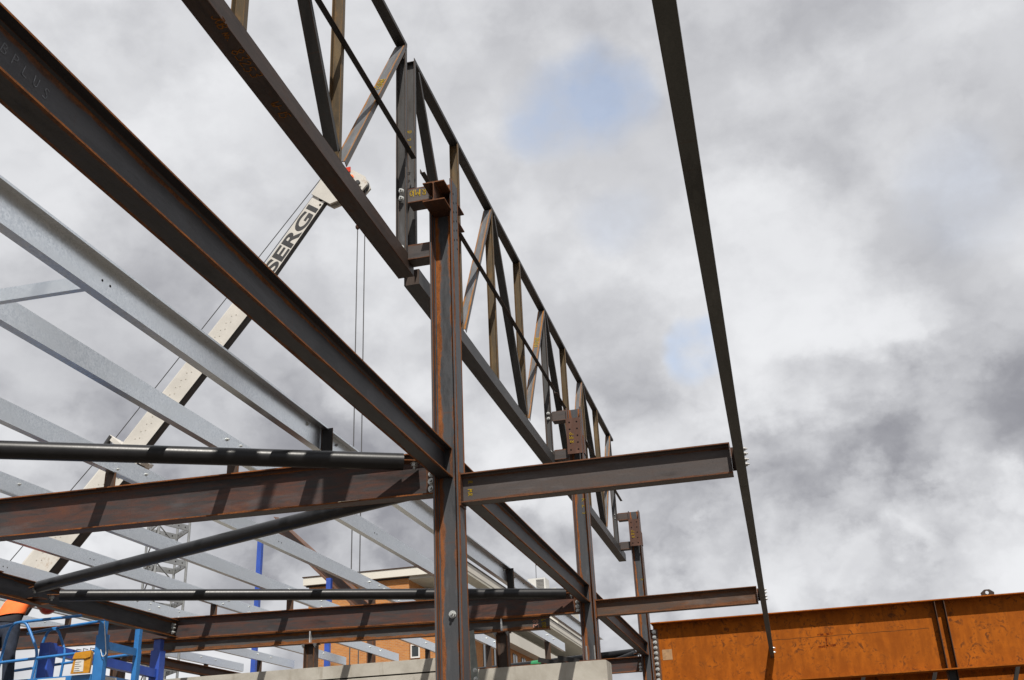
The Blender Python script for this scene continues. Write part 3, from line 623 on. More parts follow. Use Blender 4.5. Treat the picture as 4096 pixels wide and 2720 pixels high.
T1, b1 = truss('near roof edge truss on a brown box chord chalked JOB NO 83253', (-2.2, 10.26), (-2.2, 10.06), n1, ('chord1',), [len(n1)-1])
T2, b2 = truss('far roof edge truss on a charcoal box chord beyond the tall column', (10.455, 27.56), (10.34, 27.08), [10.40, 12.34, 14.26, 16.2, 18.30, 20.35, 22.4, 24.45, 26.54], ('chord2',), [0, 4, 8])
for t, segs in ((T1, [(-2.2, 10.2)]), (T2, [(10.52, 18.55), (18.72, 27.4)])):
    for a, b in segs:
        mb = MB(); mb.box((-3.499, a, 7.255), (-3.435, b, 7.262)); mb.box((-3.499, a, 7.2625), (-3.492, b, 7.31)); mb.build('mid_rail', 'dark', t)
ex = (0, 1, 0)
scrawl('JOB', (-3.575, 5.63, 5.6575), (0, 1, 0), (1, 0, 0), .085, .007, b1, 'orangechalk', .60)
scrawl('No.', (-3.575, 5.83, 5.6575), (0, 1, 0), (1, 0, 0), .055, .006, b1, 'orangechalk', .70)
scrawl('83253', (-3.615, 6.03, 5.6575), (0, 1, 0), (1, 0, 0), .105, .007, b1, 'orangechalk', .74)
scrawl('W-15', (-3.62, 6.76, 5.6575), (0, 1, 0), (1, 0, 0), .09, .008, b1, 'orangechalk', .75)
def chalk_diag(t, ya, za, yb, zb, txt, f):
    a, b = V((TX0+TX1)/2, ya, za), V((TX0+TX1)/2, yb, zb); d = (b-a).normalized(); n = V(0, -d.z, d.y)
    scrawl(txt, a.lerp(b, f)+n*.003+V(-.04, 0, 0), -d, (1, 0, 0), .075, .008, t, 'yellow', .8)
chalk_diag(T1, n1[-2]+.09, 5.92, n1[-1]-.10, 8.82, 'RM1053', .66)
chalk_diag(T2, 16.29, 5.92, 18.2, 8.82, 'RM1084', .72)
scrawl('R29', (-3.545, 10.115, 7.62), (0, 0, -1), (1, 0, 0), .07, .008, T1, 'yellow', 1.6)
# ------------------------------------------------------------------ concrete wall
t = thing('concrete_wall', (-11.5, 18.42, gz), 'pale precast concrete wall carrying the posts, shadow stripes across its face', 'wall')
mb = MB(); mb.prism((0, 0, gz), (0, 0, 2.09), (1, 0, 0), (0, 1, 0), [(-22, 18.15), (-2.84, 18.15), (-2.80, 18.19), (-2.80, 18.72), (-22, 18.72)])
mb.prism((0, 0, 2.0901), (0, 0, 2.103), (1, 0, 0), (0, 1, 0), [(-21.99, 18.158), (-2.845, 18.158), (-2.808, 18.195), (-2.808, 18.712), (-21.99, 18.712)])
mb.build('wall_panel', 'conc', t)
mb = MB(); mb.box((-22, 18.15, 2.128), (-5.4, 18.70, 2.340)); mb.box((-21.99, 18.158, 2.3401), (-5.41, 18.69, 2.349)); mb.build('coping_beam', 'conc', t)
mb = MB(); mb.box((-21.9, 18.20, 2.1035), (-5.45, 18.66, 2.1275)); mb.build('groove_shade', 'hole', t)  # dark strip stands in for shade in the groove under the coping
# leaning prop plate behind the column
t = thing('wall_prop', (-4.8, 17.3, gz), 'grey-green galvanised wall prop leaning behind the tall column', 'prop')
mb = MB(); mb.prism((-5.13, 17.9, 2.72), (-4.36, 16.3, gz), (1, 0, .2), (0, 1, 0), [(-.10, -.01), (.085, -.01), (.085, .01), (-.10, .01)]); mb.build('prop_leaf', 'prop', t)
bolt(t, (-4.86, 17.28, 1.85), (0, -1, 0), 1.4); bolt(t, (-4.9, 17.38, 2.0), (0, -1, 0), 1.4)
# ------------------------------------------------------------------ deep orange girder
t = thing('plate_girder', (4, CY[2], 2.285), 'deep orange rusted plate girder bolted to the farthest column', 'girder')
gy = CY[2]; GX0, GX1 = -2.90, 14.0
mb = MB(); mb.box((GX0, gy-.25, 3.835), (GX1, gy+.25, 3.86)); mb.build('top_flange', 'girder', t)
mb = MB(); mb.box((GX0, gy-.25, 2.275), (GX1, gy+.25, 2.302)); mb.build('bottom_flange', 'girder', t)
mb = MB(); mb.box((GX0+.03, gy-.008, 2.3025), (GX1, gy+.008, 3.8345)); mb.build('web', 'girder', t)
mb = MB(); mb.box((XR+.002, gy-.022, 2.33), (-2.76, gy-.009, 3.72)); mb.build('fin_plate', 'cant2', t)
for k in range(11): bolt(t, (-2.855, gy-.023, 3.66-k*.128), (0, -1, 0), 2.0)
for x in (3.80, 4.01, 10.8, 11.0):
    mb = MB(); mb.box((x-.008, gy-.235, 2.303), (x+.008, gy-.009, 3.834)); mb.build('stiffener', 'dark', t)
mb = MB(); lo_ = [(4.90, 3.861), (5.035, 3.861), (5.18, 3.861), (5.19, 3.95), (5.10, 4.02), (5.035, 4.022), (4.98, 4.02), (4.89, 3.95)]      # lug plate round an open eye
for k in range(8):
    (xa, za), (xb, zb_) = lo_[k], lo_[(k+1) % 8]; inn = []
    for xx, zz in ((xb, zb_), (xa, za)):
        an = math.atan2(zz-3.95, xx-5.035); inn.append((5.035+.042*math.cos(an), 3.95+.042*math.sin(an)))
    mb.prism((0, gy-.012, 0), (0, gy+.012, 0), (1, 0, 0), (0, 0, 1), [(xa, za), (xb, zb_), inn[0], inn[1]])
mb.build('lifting_lug', 'dark', t)
mb = MB(); mb.box((-2.70, gy-.012, 2.97), (-2.46, gy-.0085, 3.22)); mb.build('tape_label', 'tape', t)
mk = MB(); yk = gy-.0095
for (xa, za, xb, zb_, wd) in ((1.05, 3.28, 1.42, 3.30, .05), (1.24, 3.27, 1.24, 3.02, .045), (1.02, 3.0, 1.44, 3.03, .05)):
    a, b = V(xa, yk, za), V(xb, yk, zb_); tt = (b-a).normalized(); nn_ = V(-tt.z, 0, tt.x)*wd/2
    mk.face([a-nn_, b-nn_, b+nn_, a+nn_], [(0, 0)]*4, 1)
mk.build('painted_mark', 'redmark', t)
mk = MB()
for x in range(-1, 36):
    a, b = V(x*.1, yk, 3.245+.006*math.sin(x*1.3)), V(x*.1+.1, yk, 3.245+.006*math.sin((x+1)*1.3)); mk.face([a-V(0, 0, .006), b-V(0, 0, .006), b+V(0, 0, .006), a+V(0, 0, .006)], [(0, 0)]*4, 1)
mk.build('chalk_line', 'linemark', t)
for x in (3.905, 12.0):
    p = thing('girder_post', (x, gy, gz), 'dark post under the orange girder at the stiffeners' if x < 5 else 'dark post under the orange girder beyond the picture edge', 'post')
    mb = MB(); mb.prism((x, gy, gz), (x, gy, 2.274), (0, 1, 0), (1, 0, 0), I(.22, .22, .01, .014)); mb.build('shaft', 'dark', p)
t = thing('lower_girder', (5, 28.6, 1.15), 'ochre lower girder set back beneath the orange girder', 'girder')
mb = MB(); ibeam(mb, (-1.2, 28.6, 1.85), (14, 28.6, 1.85), 1.4, .4, .012, .02); mb.build('beam_section', 'girder', t)
for k, x in enumerate((1.6, 3.3, 5.2)):
    mb = MB(); mb.bar((x, 28.36, 1.2), (x+.5, 28.36, 2.5), .09, .09); mb.build('brace', 'dark', t)
for x in (-.9, 13):
    mb = MB(); mb.box((x-.1, 28.5, gz), (x+.1, 28.7, 1.149)); mb.build('post', 'dark', t)
# ------------------------------------------------------------------ far steel behind
t = thing('sloping_rafter', (-13, 30, 5.6), 'far rust-brown sloping beam behind the purlins and brick building', 'beam')
mb = MB(); ibeam(mb, (-16.5, 33.0, 9.3), (-11.2, 29.0, 5.1), .42, .19, .01, .016); mb.build('beam_section', 'far', t)
mb = MB(); ibeam(mb, (-11.3, 29.1, gz), (-11.3, 29.1, 5.05), .2, .2, .01, .014, (0, 1, 0)); mb.build('post', 'far', t)
t = thing('low_rusty_beam', (-13, 22, 2.9), 'dark rusty beam low behind the blue post and scaffold tower', 'beam')
mb = MB(); ibeam(mb, (-12.55, 18.9, 2.96), (-12.55, 28.0, 2.96), .2, .13, .008, .012); mb.build('beam_section', 'far', t)
for y in (22.0, 25.5):
    mb = MB(); mb.box((-12.61, y-.06, gz), (-12.49, y+.06, 2.858)); mb.build('post', 'far', t)
for k, (x, zt) in enumerate(((-15.45, 7.9), (-13.05, 6.5))):
    mb = MB(); mb.box((x-.075, 29.93, gz), (x+.075, 30.07, zt)); tag(mb.build('blue_pole', 'rblue'), ('tall blue steel pole against the clouds', 'blue steel pole against the brick building')[k], 'pole', 'blue poles')
for k, (x, y) in enumerate(((-5.55, 25.4), (-5.05, 25.3))):
    mb = MB(); a = V(x, y, 3.05); b = V(x+.75, y-.2, 2.86); mb.bar(a, b, .09, .11); o = mb.build('bridging_stub', 'dark')
    tag(o, ('short black hollow bar on the pipe behind the wall, farther from the wall-top column', 'short black hollow bar on the pipe behind the wall, next to the wall-top column')[k], 'bar', 'black hollow bars')
# ------------------------------------------------------------------ royal blue temporary frame
t = thing('blue_prop_post', (-11.28, 18.0, gz), 'royal blue pointed post under the rafter and dark longitudinal beam joint', 'prop')
mb = MB(); mb.box((-11.38, 17.95, gz), (-11.18, 18.13, 2.86)); mb.prism((-11.28, 18.04, 2.8601), (-11.28, 18.04, 3.06), (1, 0, 0), (0, 1, 0), [(-.07, -.06), (.07, -.06), (.07, .06), (-.07, .06)]); mb.build('shaft', 'rblue', t)
mb = MB(); mb.box((-11.39, 17.94, 3.061), (-11.17, 18.14, 3.075)); mb.build('head_plate', 'stub', t)
t = thing('blue_rail_prop', (-11.28, 15, gz), 'royal blue post and sloping rail seen through the lift basket', 'prop')
mb = MB(); mb.box((-11.37, 14.78, gz), (-11.19, 14.96, 2.62)); mb.build('post', 'rblue', t)
mb = MB(); mb.bar((-11.28, 14.98, 2.52), (-11.28, 17.94, 2.44), .12, .15); mb.build('rail', 'rblue', t)
# ------------------------------------------------------------------ scaffold tower
t = thing('scaffold_tower', (-15.2, 24, gz), 'silver aluminium scaffold tower behind the rafters', 'scaffold')
cn = [V(-15.83, 24.3, 0), V(-15.0, 23.5, 0), V(-14.72, 24.5, 0), V(-15.5, 25.2, 0)]
for c in cn:
    mb = MB(); mb.tube([c+V(0, 0, gz), c+V(0, 0, 7.4)], .034, 12); mb.build('leg', 'alu', t)
for zl_ in (7.0, 6.05, 5.1, 4.15, 3.4, 2.4, 1.4, .4):
    for k in range(4):
        a, b = cn[k]+V(0, 0, zl_), cn[(k+1) % 4]+V(0, 0, zl_); d = (b-a).normalized(); mb = MB(); mb.bar(a+d*.04, b-d*.04, .035, .15); lg = mb.build('ledger', 'alu', t)
        mb = MB(); nrm = d.cross(V(0, 0, 1)); nrm = -nrm if nrm.y > 0 else nrm
        for q in (.18, .4, .62, .84): mb.lathe(a.lerp(b, q)+nrm*.0178, nrm, [(.02, 0), (.02, .002)], 8)
        mb.build('ledger_holes', 'hole', lg)
    mb = MB(); mb.tube([cn[0]+V(0, 0, zl_-.8), cn[1]+V(0, 0, zl_-.1)], .018, 8); mb.tube([cn[2]+V(0, 0, zl_-.8), cn[1]+V(0, 0, zl_-.1)], .018, 8); mb.build('brace', 'alu', t)
mb = MB(); mb.box((-15.66, 23.95, 5.98), (-15.56, 24.02, 6.1)); mb.build('yellow_tag', 'ybracket', t)
# ------------------------------------------------------------------ crane
CR = 40.
t = thing('mobile_crane', (-38, CR, gz), 'cream telescopic crane boom lettered SERGI rising behind the purlins', 'crane')
def boom_sec(a, b, h, w, name, yo):
    a, b = V(a[0], CR+yo, a[1]), V(b[0], CR+yo, b[1]); d = (b-a).normalized(); n = V(d.z, 0, -d.x)     # n: towards the under side
    mb = MB(); c = h*.16; yb = w
    prof = [(.0+c*.7, 0), (c*.25, .06), (0, c), (0, w-.1), (c, w), (h-.01, w), (h+.04, w*.8), (h+.04, w*.2), (h-.01, 0)]
    A = n; B = V(0, 1, 0)
    mb.prism(a, b, A, B, prof)
    for i, f in enumerate(mb.f):
        if 5 <= i <= 8 and False: pass
    # the under side faces take the black material
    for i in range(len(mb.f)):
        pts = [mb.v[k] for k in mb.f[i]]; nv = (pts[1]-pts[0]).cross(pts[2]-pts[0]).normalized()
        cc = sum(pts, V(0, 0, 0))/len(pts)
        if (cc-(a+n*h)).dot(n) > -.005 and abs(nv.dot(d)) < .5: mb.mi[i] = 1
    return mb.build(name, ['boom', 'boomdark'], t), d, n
sA, dA, nA = boom_sec((-22.9, 21.75), (-18.3, 28.31), .86, .30, 'boom_tip_section', .06)
sB, dB, nB = boom_sec((-28.25, 15.5), (-22.45, 22.72), 1.22, .48, 'boom_middle_section', .03)
sC, dC, nC = boom_sec((-42.5, -1.2), (-28.15, 15.75), 1.56, .66, 'boom_base_section', 0)
# collar of the middle section
cc = V(-28.15, CR-.05, 15.85)
mb = MB(); mb.prism(cc-dB*.08, cc+dB*.12, nB, (0, 1, 0), [(-.55, 0), (-.2, -.12), (1.2, -.12), (1.75, .1), (1.8, .6), (1.5, 1.3), (-.3, 1.3)]); mb.build('boom_collar', 'boom', t)
mb = MB(); mb.prism(cc-dB*1.0, cc-dB*.09, nB, (0, 1, 0), [(-.12, .1), (.0, -.08), (1.25, -.08), (1.6, .15), (1.5, 1.2), (-.1, 1.2)]); mb.build('collar_sleeve', 'boom', t)
mb = MB(); mb.bar(cc-dB*.85+nB*.75+V(0, -.13, 0), cc-dB*.35+nB*.75+V(0, -.13, 0), .14, .1, (0, 1, 0)); mb.build('collar_pin', 'boom', t)
mb = MB(); mb.tube([cc-dB*.75-nB*.35, cc+dB*.1-nB*.42], .13, 10); mb.build('rope_guide', 'boomdark', t)
rn = random.Random(3)
def dots(sec, a, d, n, h, L, s0, yo):
    mb = MB(); s = s0
    while s < L:
        for q in (.42, .56): mb.lathe(V(a[0], CR+yo-.001, a[1])+d*(s+(.16 if q > .5 else 0))+n*h*q, (0, -1, 0), [(.035, 0), (.03, .012)], 8)
        s += .42
    mb.build('boom_dimples', 'dimple', sec)
dots(sB, (-28.25, 15.5), dB, nB, 1.22, 8.2, 1.0, .03); dots(sC, (-42.5, -1.2), dC, nC, 1.5, 20.5, 12, 0)
for h0, r_, s0 in ((.60, .12, 7.0), (.74, .06, 6.72)):
    mb = MB(); mb.lathe(V(-22.9, CR+.059, 21.75)+dA*s0+nA*h0, (0, -1, 0), [(r_, 0), (r_, .004)], 16); mb.build('boom_hole', 'hole', sA)
# SERGI lettering
cu = bpy.data.curves.new('lettering', 'FONT'); cu.body = 'SERGI'; cu.size = 1; cu.offset = .032; cu.space_character = 1.0
tmp = bpy.data.objects.new('tmp_text', cu); COL.objects.link(tmp); bpy.context.view_layer.update()
tm = bpy.data.meshes.new_from_object(tmp.evaluated_get(bpy.context.evaluated_depsgraph_get())); bpy.data.objects.remove(tmp)
xs = [v.co.x for v in tm.vertices]; ys = [v.co.y for v in tm.vertices]; x0, x1, y0, y1 = min(xs), max(xs), min(ys), max(ys)
LA = V(-22.9, CR+.054, 21.75)+dA*2.55+nA*.81; LL = 3.95; LH = .66
for v in tm.vertices:
    v.co = LA+dA*((v.co.x-x0)/(x1-x0)*LL)-nA*((v.co.y-y0)/(y1-y0)*LH)-ORG[sA.name]
tm.materials.clear(); tm.materials.append(M['boomdark']); lo = bpy.data.objects.new('lettering', tm); COL.objects.link(lo); lo.parent = sA
# boom head, sheaves, ropes
hd = thing('tmp', (0, 0, 0), None, None); bpy.data.objects.remove(hd)
mb = MB(); e = V(-18.3, CR+.05, 28.31); mb.prism(e-dA*.2+nA*.05, e+dA*.3, V(1, 0, 0), V(0, 1, 0), [(0, 0), (.8, 0), (.8, .45), (0, .45)])
mb.v.clear(); mb.f.clear(); mb.uv.clear(); mb.w.clear(); mb.mi.clear(); mb.sm.clear()
mb.prism((0, CR-.02, 0), (0, CR+.1, 0), (1, 0, 0), (0, 0, 1), [(-18.9, 27.5), (-17.9, 26.75), (-16.9, 27.0), (-16.25, 27.2), (-15.98, 27.5), (-16.1, 27.95), (-16.75, 28.45), (-17.7, 28.9), (-18.35, 28.35)])
mb.prism((0, CR+.4, 0), (0, CR+.52, 0), (1, 0, 0), (0, 0, 1), [(-18.9, 27.5), (-17.9, 26.75), (-16.9, 27.0), (-16.25, 27.2), (-15.98, 27.5), (-16.1, 27.95), (-16.75, 28.45), (-17.7, 28.9), (-18.35, 28.35)])
head = mb.build('boom_head', 'boom', t)
for c, r_ in (((-16.38, 27.62), .36), ((-17.4, 28.2), .30)):
    mb = MB(); mb.lathe((c[0], CR+.12, c[1]), (0, 1, 0), [(r_, 0), (r_*.85, .1), (r_*.85, .16), (r_, .26)], 20); mb.build('sheave', 'boomdark', head)
mb = MB(); mb.lathe((-16.45, CR-.14, 27.62), (0, 1, 0), [(.12, 0), (.12, .12)], 14); mb.build('sheave_pin', 'boomdark', head)
mb = MB(); mb.box((-17.2, CR-.08, 28.35), (-16.85, CR-.021, 28.62)); mb.build('warning_lamp', 'helmet', head)
mb = MB(); mb.lathe((-16.83, CR-.12, 28.02), (0, 1, 0), [(.02, 0), (.15, .04), (.15, .095)], 12); mb.build('orange_cap', 'orange', head)
mb = MB()
for o in ((0, .34), (.0, .5)): mb.bar(V(-16.9+o[1]*.6, CR-.05, 27.9-o[1]*.3), V(-16.6+o[1]*.6, CR-.05, 27.55-o[1]*.3), .05, .06, (0, 1, 0))
mb.build('head_rib', 'boom', head)
mb = MB(); mb.tube([(-18.35, CR+.3, 28.75), (-17.4, CR+.3, 28.52)], .022, 6); mb.tube([V(-18.35, CR+.3, 28.75), V(-28.6, CR+.3, 16.05), V(-42.8, CR+.3, .2)], .022, 6); mb.build('hoist_rope', 'rope', t)
mb = MB(); mb.tube([V(-18.3, CR+.3, 28.42), V(-22.95, CR+.3, 22.15), V(-27.9, CR+.3, 16.1)], .02, 6); mb.build('hoist_rope', 'rope', t)
for x, zt in ((-16.544, 27.3), (-16.174, 27.4)):
    mb = MB(); mb.tube([(x-(.03 if x < -16.3 else .05)*0, CR+.25, zt), (x, CR+.25, 3.2)], .024, 6); mb.build('hanging_rope', 'rope', t)
mb = MB(); mb.lathe((-16.544, CR+.25, 25.2), (0, 0, 1), [(.03, 0), (.1, .08), (.11, .18), (.05, .3)], 12); mb.build('rope_socket', 'stub', t)
mb = MB(); mb.box((-16.7, CR+.05, 2.2), (-16.0, CR+.45, 3.2)); mb.tube([(-16.36, CR+.25, 2.2), (-16.36, CR+.25, 1.9), (-16.2, CR+.25, 1.7), (-16.36, CR+.25, 1.55), (-16.5, CR+.25, 1.7)], .06, 8); mb.build('hook_block', 'boomdark', t)
mb = MB(); mb.box((-47, CR-.4, -1.1), (-40.5, CR+2.0, .8)); mb.box((-50, CR-.6, gz+.5), (-36, CR+2.2, gz+1.1)); mb.build('carrier', 'boom', t)
for k in range(4):
    for yy in (CR-.6, CR+1.9):
        mb = MB(); mb.lathe((-48.5+k*3.6, yy, gz+.62), (0, 1, 0), [(.62, 0), (.62, .35)], 20); mb.build('wheel', 'radio', t)
# ------------------------------------------------------------------ brick building
BX0, BX1, BY = -25.15, -19.17, 55.0
t = thing('brick_building', (-22, 60, gz), 'orange brick building with white concrete roof and balcony bands', 'building')
mb = MB(); mb.box((BX0, BY, gz), (BX1, BY+45, 11.58)); mb.build('brick_wall', 'brick', t)
mb = MB(); mb.box((BX1+.002, BY+.3, gz), (-16.4, BY+44.8, 8.85)); lw = mb.build('lower_brick_wall', 'brick', t)
mb = MB(); mb.box((-25.4, BY-.28, 11.59), (-15.73, BY+46, 12.02)); rf = mb.build('roof_slab', 'white', t)
mb = MB(); mb.box((-25.45, BY-.32, 12.022), (-15.68, BY+46.05, 12.07)); mb.build('parapet_cap', 'dark', rf)
mb = MB(); mb.box((-19.16, BY-.05, 11.42), (-15.75, BY+45.9, 11.588)); mb.build('soffit', 'soffit', rf)
mb = MB(); mb.box((-19.16, BY+.31, 8.852), (-15.73, BY+45.9, 9.55)); bb = mb.build('balcony_band', 'white', t)
mb = MB(); mb.box((-25.3, BY-.06, 11.50), (BX1+.06, BY-.002, 11.586)); mb.build('lead_flashing', 'dark', t)
mb = MB(); mb.box((BX1+.002, BY+3.0, 9.552), (-18.6, BY+45.5, 11.418)); rw = mb.build('recessed_wall', 'soffit', t)
for k in range(17):
    y = BY+5+k*2.4
    mb = MB(); mb.box((-18.598, y, 9.8), (-18.57, y+1.5, 11.2)); w = mb.build('window', 'glass', rw)
    mb = MB(); mb.box((-18.569, y+.7, 9.8), (-18.54, y+.78, 11.2)); mb.build('frame', 'winframe', w)
    mb = MB(); mb.box((-16.398, y, 6.9), (-16.36, y+1.1, 8.6)); w = mb.build('window', 'glass', lw)
    mb = MB(); mb.box((-16.359, y+.5, 6.9), (-16.33, y+.58, 8.6)); mb.build('frame', 'winframe', w)
mb = MB(); mb.box((-19.10, BY+.26, 7.3), (-18.72, BY+.298, 7.87)); w = mb.build('window', 'glass', lw)
mb = MB()
for lo, hi in (((-19.17, BY+.22, 7.22), (-19.10, BY+.297, 7.95)), ((-18.72, BY+.22, 7.22), (-18.65, BY+.297, 7.95)), ((-19.099, BY+.22, 7.22), (-18.721, BY+.297, 7.30)), ((-19.099, BY+.22, 7.871), (-18.721, BY+.297, 7.95))): mb.box(lo, hi)
mb.build('frame', 'winframe', w)
mb = MB(); mb.box((-27, BY+32, 12.071), (-17.2, BY+42, 16.2)); mb.build('plant_room', 'white', t)
t = thing('rooftop_plant_unit', (-19, 90, 16.2), 'louvred grey plant unit with thin aerial on the brick building roof', 'air conditioner')
mb = MB(); mb.box((-19.85, 88.0, 16.202), (-18.3, 89.6, 17.35)); mb.build('casing', 'acwhite', t)
for k in range(7):
    mb = MB(); mb.prism((-19.1, 87.97, 16.45+k*.12), (-18.42, 87.97, 16.45+k*.12), (0, 1, 0), (0, 0, 1), [(-.03, 0), (.025, .05), (.025, .07), (-.03, .02)]); mb.build('louvre', 'bolt_dark', t)
mb = MB(); mb.tube([(-19.15, 88.3, 17.35), (-19.12, 88.3, 19.0)], .03, 6); mb.tube([(-19.15, 88.3, 18.55), (-19.05, 88.3, 18.55)], .05, 6); mb.build('aerial', 'rope', t)
# ------------------------------------------------------------------ boom lift basket
def arc(pts, r=.1, n=5):
    pts = [Vector(p) for p in pts]; out = [pts[0]]
    for i in range(1, len(pts)-1):
        a, b, c = pts[i-1], pts[i], pts[i+1]; u = (a-b).normalized(); w = (c-b).normalized(); rr = min(r, (a-b).length*.45, (c-b).length*.45)
        for k in range(n+1):
            s = k/n; out.append((b+u*rr)*(1-s)**2+b*2*s*(1-s)+(b+w*rr)*s*s)
    return out+[pts[-1]]
t = thing('boom_lift', (-10.6, 14.6, gz), 'sky blue boom lift basket with tubular guard rails beside the worker', 'lift')
f1, f2 = 13.9/15.5, 15.2/15.5
def sc(p, f): return V(p[0]*f, 15.5*f, p[1]*f)
def rail(pts, f, r=.022, name='guard_rail', rad=.13):
    mb = MB(); mb.tube(arc([sc(p, f) for p in pts], rad), r, 10); mb.build(name, 'blue', t)
rail([(-13.6, 2.98), (-12.60, 3.09), (-12.40, 3.125), (-11.2, 3.14)], f1)                       # front top rail
rail([(-12.74, 1.90), (-12.60, 2.9), (-12.52, 3.115), (-12.27, 3.125), (-12.17, 2.98), (-11.95, 2.60), (-12.02, 1.9)], f1, rad=.12)
rail([(-13.6, 2.42), (-12.59, 2.485), (-11.2, 2.525), (-10.70, 2.55)], f1)
rail([(-12.35, 2.33), (-11.2, 2.395), (-10.15, 2.435)], f2)
rail([(-12.2, 2.92), (-11.75, 2.965), (-10.75, 3.02)], f2)
rail([(-11.95, 1.9), (-11.89, 2.72), (-11.80, 2.955), (-11.62, 2.95), (-11.42, 2.57), (-11.48, 1.9)], f2, rad=.12)
mb = MB(); mb.box((-9.72, 13.86, 1.75), (-9.56, 13.96, 2.50)); mb.box((-9.70, 13.87, 2.5001), (-9.60, 13.95, 2.70)); mb.build('corner_post', 'blue', t)
mb = MB(); mb.box((-9.78, 14.94, 1.75), (-9.70, 15.04, 2.42)); mb.box((-9.79, 14.95, 2.4201), (-9.71, 15.03, 2.73)); mb.build('corner_post', 'blue', t)
mb = MB(); mb.bar((-9.63, 13.97, 2.36), (-9.745, 14.93, 2.375), .05, .11); mb.build('cross_bar', 'blue', t)
mb = MB(); mb.bar((-9.63, 13.97, 1.86), (-9.745, 14.93, 1.87), .03, .16); mb.build('toe_board', 'blue', t)
mb = MB(); mb.box((-12.3, 13.86, 1.80), (-9.73, 13.9, 1.95)); mb.build('toe_board', 'blue', t)
mb = MB(); mb.box((-12.3, 13.91, 1.74), (-9.74, 14.93, 1.785)); mb.build('platform_floor', 'alu', t)
mb = MB(); mb.box((-9.61, 13.98, 1.80), (-9.60, 14.3, 1.92)); mb.build('warning_label', 'paper', t)
mb = MB(); mb.box((-10.62, 13.852, 1.82), (-10.15, 13.859, 1.93)); mb.build('data_plate', 'paper', t)
mb = MB(); mb.bar((-11.0, 14.4, 1.72), (-11.0, 15.6, .2), .2, .2); mb.bar((-11.0, 15.6, .2), (-11.0, 13.4, -.7), .24, .24); mb.build('lift_arm', 'blue', t)
mb = MB(); mb.box((-11.8, 12.4, gz+.35), (-10.2, 14.6, -.72)); mb.build('chassis', 'blue', t)
for x in (-11.95, -10.2):
    for y in (12.8, 14.2):
        mb = MB(); mb.lathe((x, y, gz+.4), (1, 0, 0), [(.4, 0), (.4, .16)], 18); mb.build('wheel', 'radio', t)
mb = MB(); mb.tube(arc([(-9.60, 13.84, 2.69), (-9.545, 13.83, 2.45), (-9.50, 13.83, 2.20), (-9.56, 13.83, 2.17), (-9.60, 13.83, 2.28)], .05), .006, 6); mb.build('wire_loop', 'winframe', t)
t = thing('document_pouch', (-9.9, 13.85, 1.97), 'amber vinyl document pouch strapped to the blue basket rail', 'pouch')
k = 13.83
mb = MB(); mb.prism((0, k-.03, 0), (0, k+.01, 0), (1, 0, 0), (0, 0, 1), [(-10.04, 1.965), (-9.735, 1.96), (-9.715, 2.25), (-9.74, 2.27), (-10.0, 2.255)]); mb.build('pouch_body', 'pouch', t)
mb = MB(); mb.prism((0, k-.05, 0), (0, k-.031, 0), (1, 0, 0), (0, 0, 1), [(-10.02, 2.175), (-9.80, 2.165), (-9.725, 2.185), (-9.715, 2.275), (-9.99, 2.26)]); mb.build('flap', 'pouch', t)
mb = MB(); mb.prism((0, k-.036, 0), (0, k-.0305, 0), (1, 0, 0), (0, 0, 1), [(-9.985, 1.985), (-9.83, 1.985), (-9.835, 2.15), (-9.86, 2.165), (-9.955, 2.16), (-9.975, 2.14)]); pp = mb.build('paper_sheet', 'paper', t)
for q in range(5):
    mb = MB(); mb.box((-9.975, k-.038, 2.0+q*.03), (-9.975+random.uniform(.07, .13), k-.0365, 2.006+q*.03)); mb.build('print_line', 'ink', pp)
for x in (-9.98, -9.87, -9.75):
    mb = MB(); mb.tube([(x, k-.02, 2.25), (x, k-.03, 2.31), (x, k+.08, 2.31)], .006, 6); mb.build('strap', 'ink', t)
# ------------------------------------------------------------------ worker
def skin(name, verts, edges, mat, parent, root=0, sub=2):
    o0 = ORG[parent.name] if parent else V(0, 0, 0)
    me = bpy.data.meshes.new(name); me.from_pydata([Vector(v[:3])-o0 for v in verts], edges, []); me.materials.append(M[mat])
    o = bpy.data.objects.new(name, me); COL.objects.link(o); o.parent = parent; ORG[o.name] = o0
    sk = o.modifiers.new('skin', 'SKIN'); sk.use_smooth_shade = True
    o.modifiers.new('sub', 'SUBSURF').levels = sub; o.modifiers['sub'].render_levels = sub
    lay = me.skin_vertices[0].data
    for i, v in enumerate(verts):
        r_ = v[3] if isinstance(v[3], tuple) else (v[3], v[3]); lay[i].radius = r_; lay[i].use_root = i == root
    return o
wk = thing('person', (-11.72, 14.5, 1.79), 'worker in an orange hi-vis shirt, dark jeans and red helmet bending in the lift basket', 'person')
pel = (-11.80, 14.48, 2.86); B = [
    (*pel, (.12, .10)), (-11.80, 14.55, 3.02, (.10, .08)), (-11.79, 14.70, 3.17, (.09, .06)), (-11.78, 14.92, 3.28, (.08, .05)), (-11.75, 15.06, 3.33, .055), (-11.73, 15.15, 3.30, .08), (-11.715, 15.24, 3.26, .095),   # spine, neck, head
    (-11.68, 14.48, 2.80, .10), (-11.64, 14.42, 2.40, .072), (-11.66, 14.50, 2.0, .05), (-11.66, 14.42, 1.86, .045), (-11.65, 14.62, 1.83, .04),
    (-11.92, 14.48, 2.80, .10), (-11.99, 14.42, 2.40, .072), (-11.99, 14.50, 2.0, .05), (-11.99, 14.42, 1.86, .045), (-12.0, 14.62, 1.83, .04),
    (-11.60, 14.94, 3.32, .05), (-11.42, 14.80, 3.46, .048), (-11.24, 14.70, 3.50, .036), (-11.17, 14.67, 3.505, .035),
    (-11.96, 14.90, 3.30, .05), (-12.06, 14.66, 3.18, .048), (-12.02, 14.62, 2.96, .036), (-12.0, 14.64, 2.88, .035)]
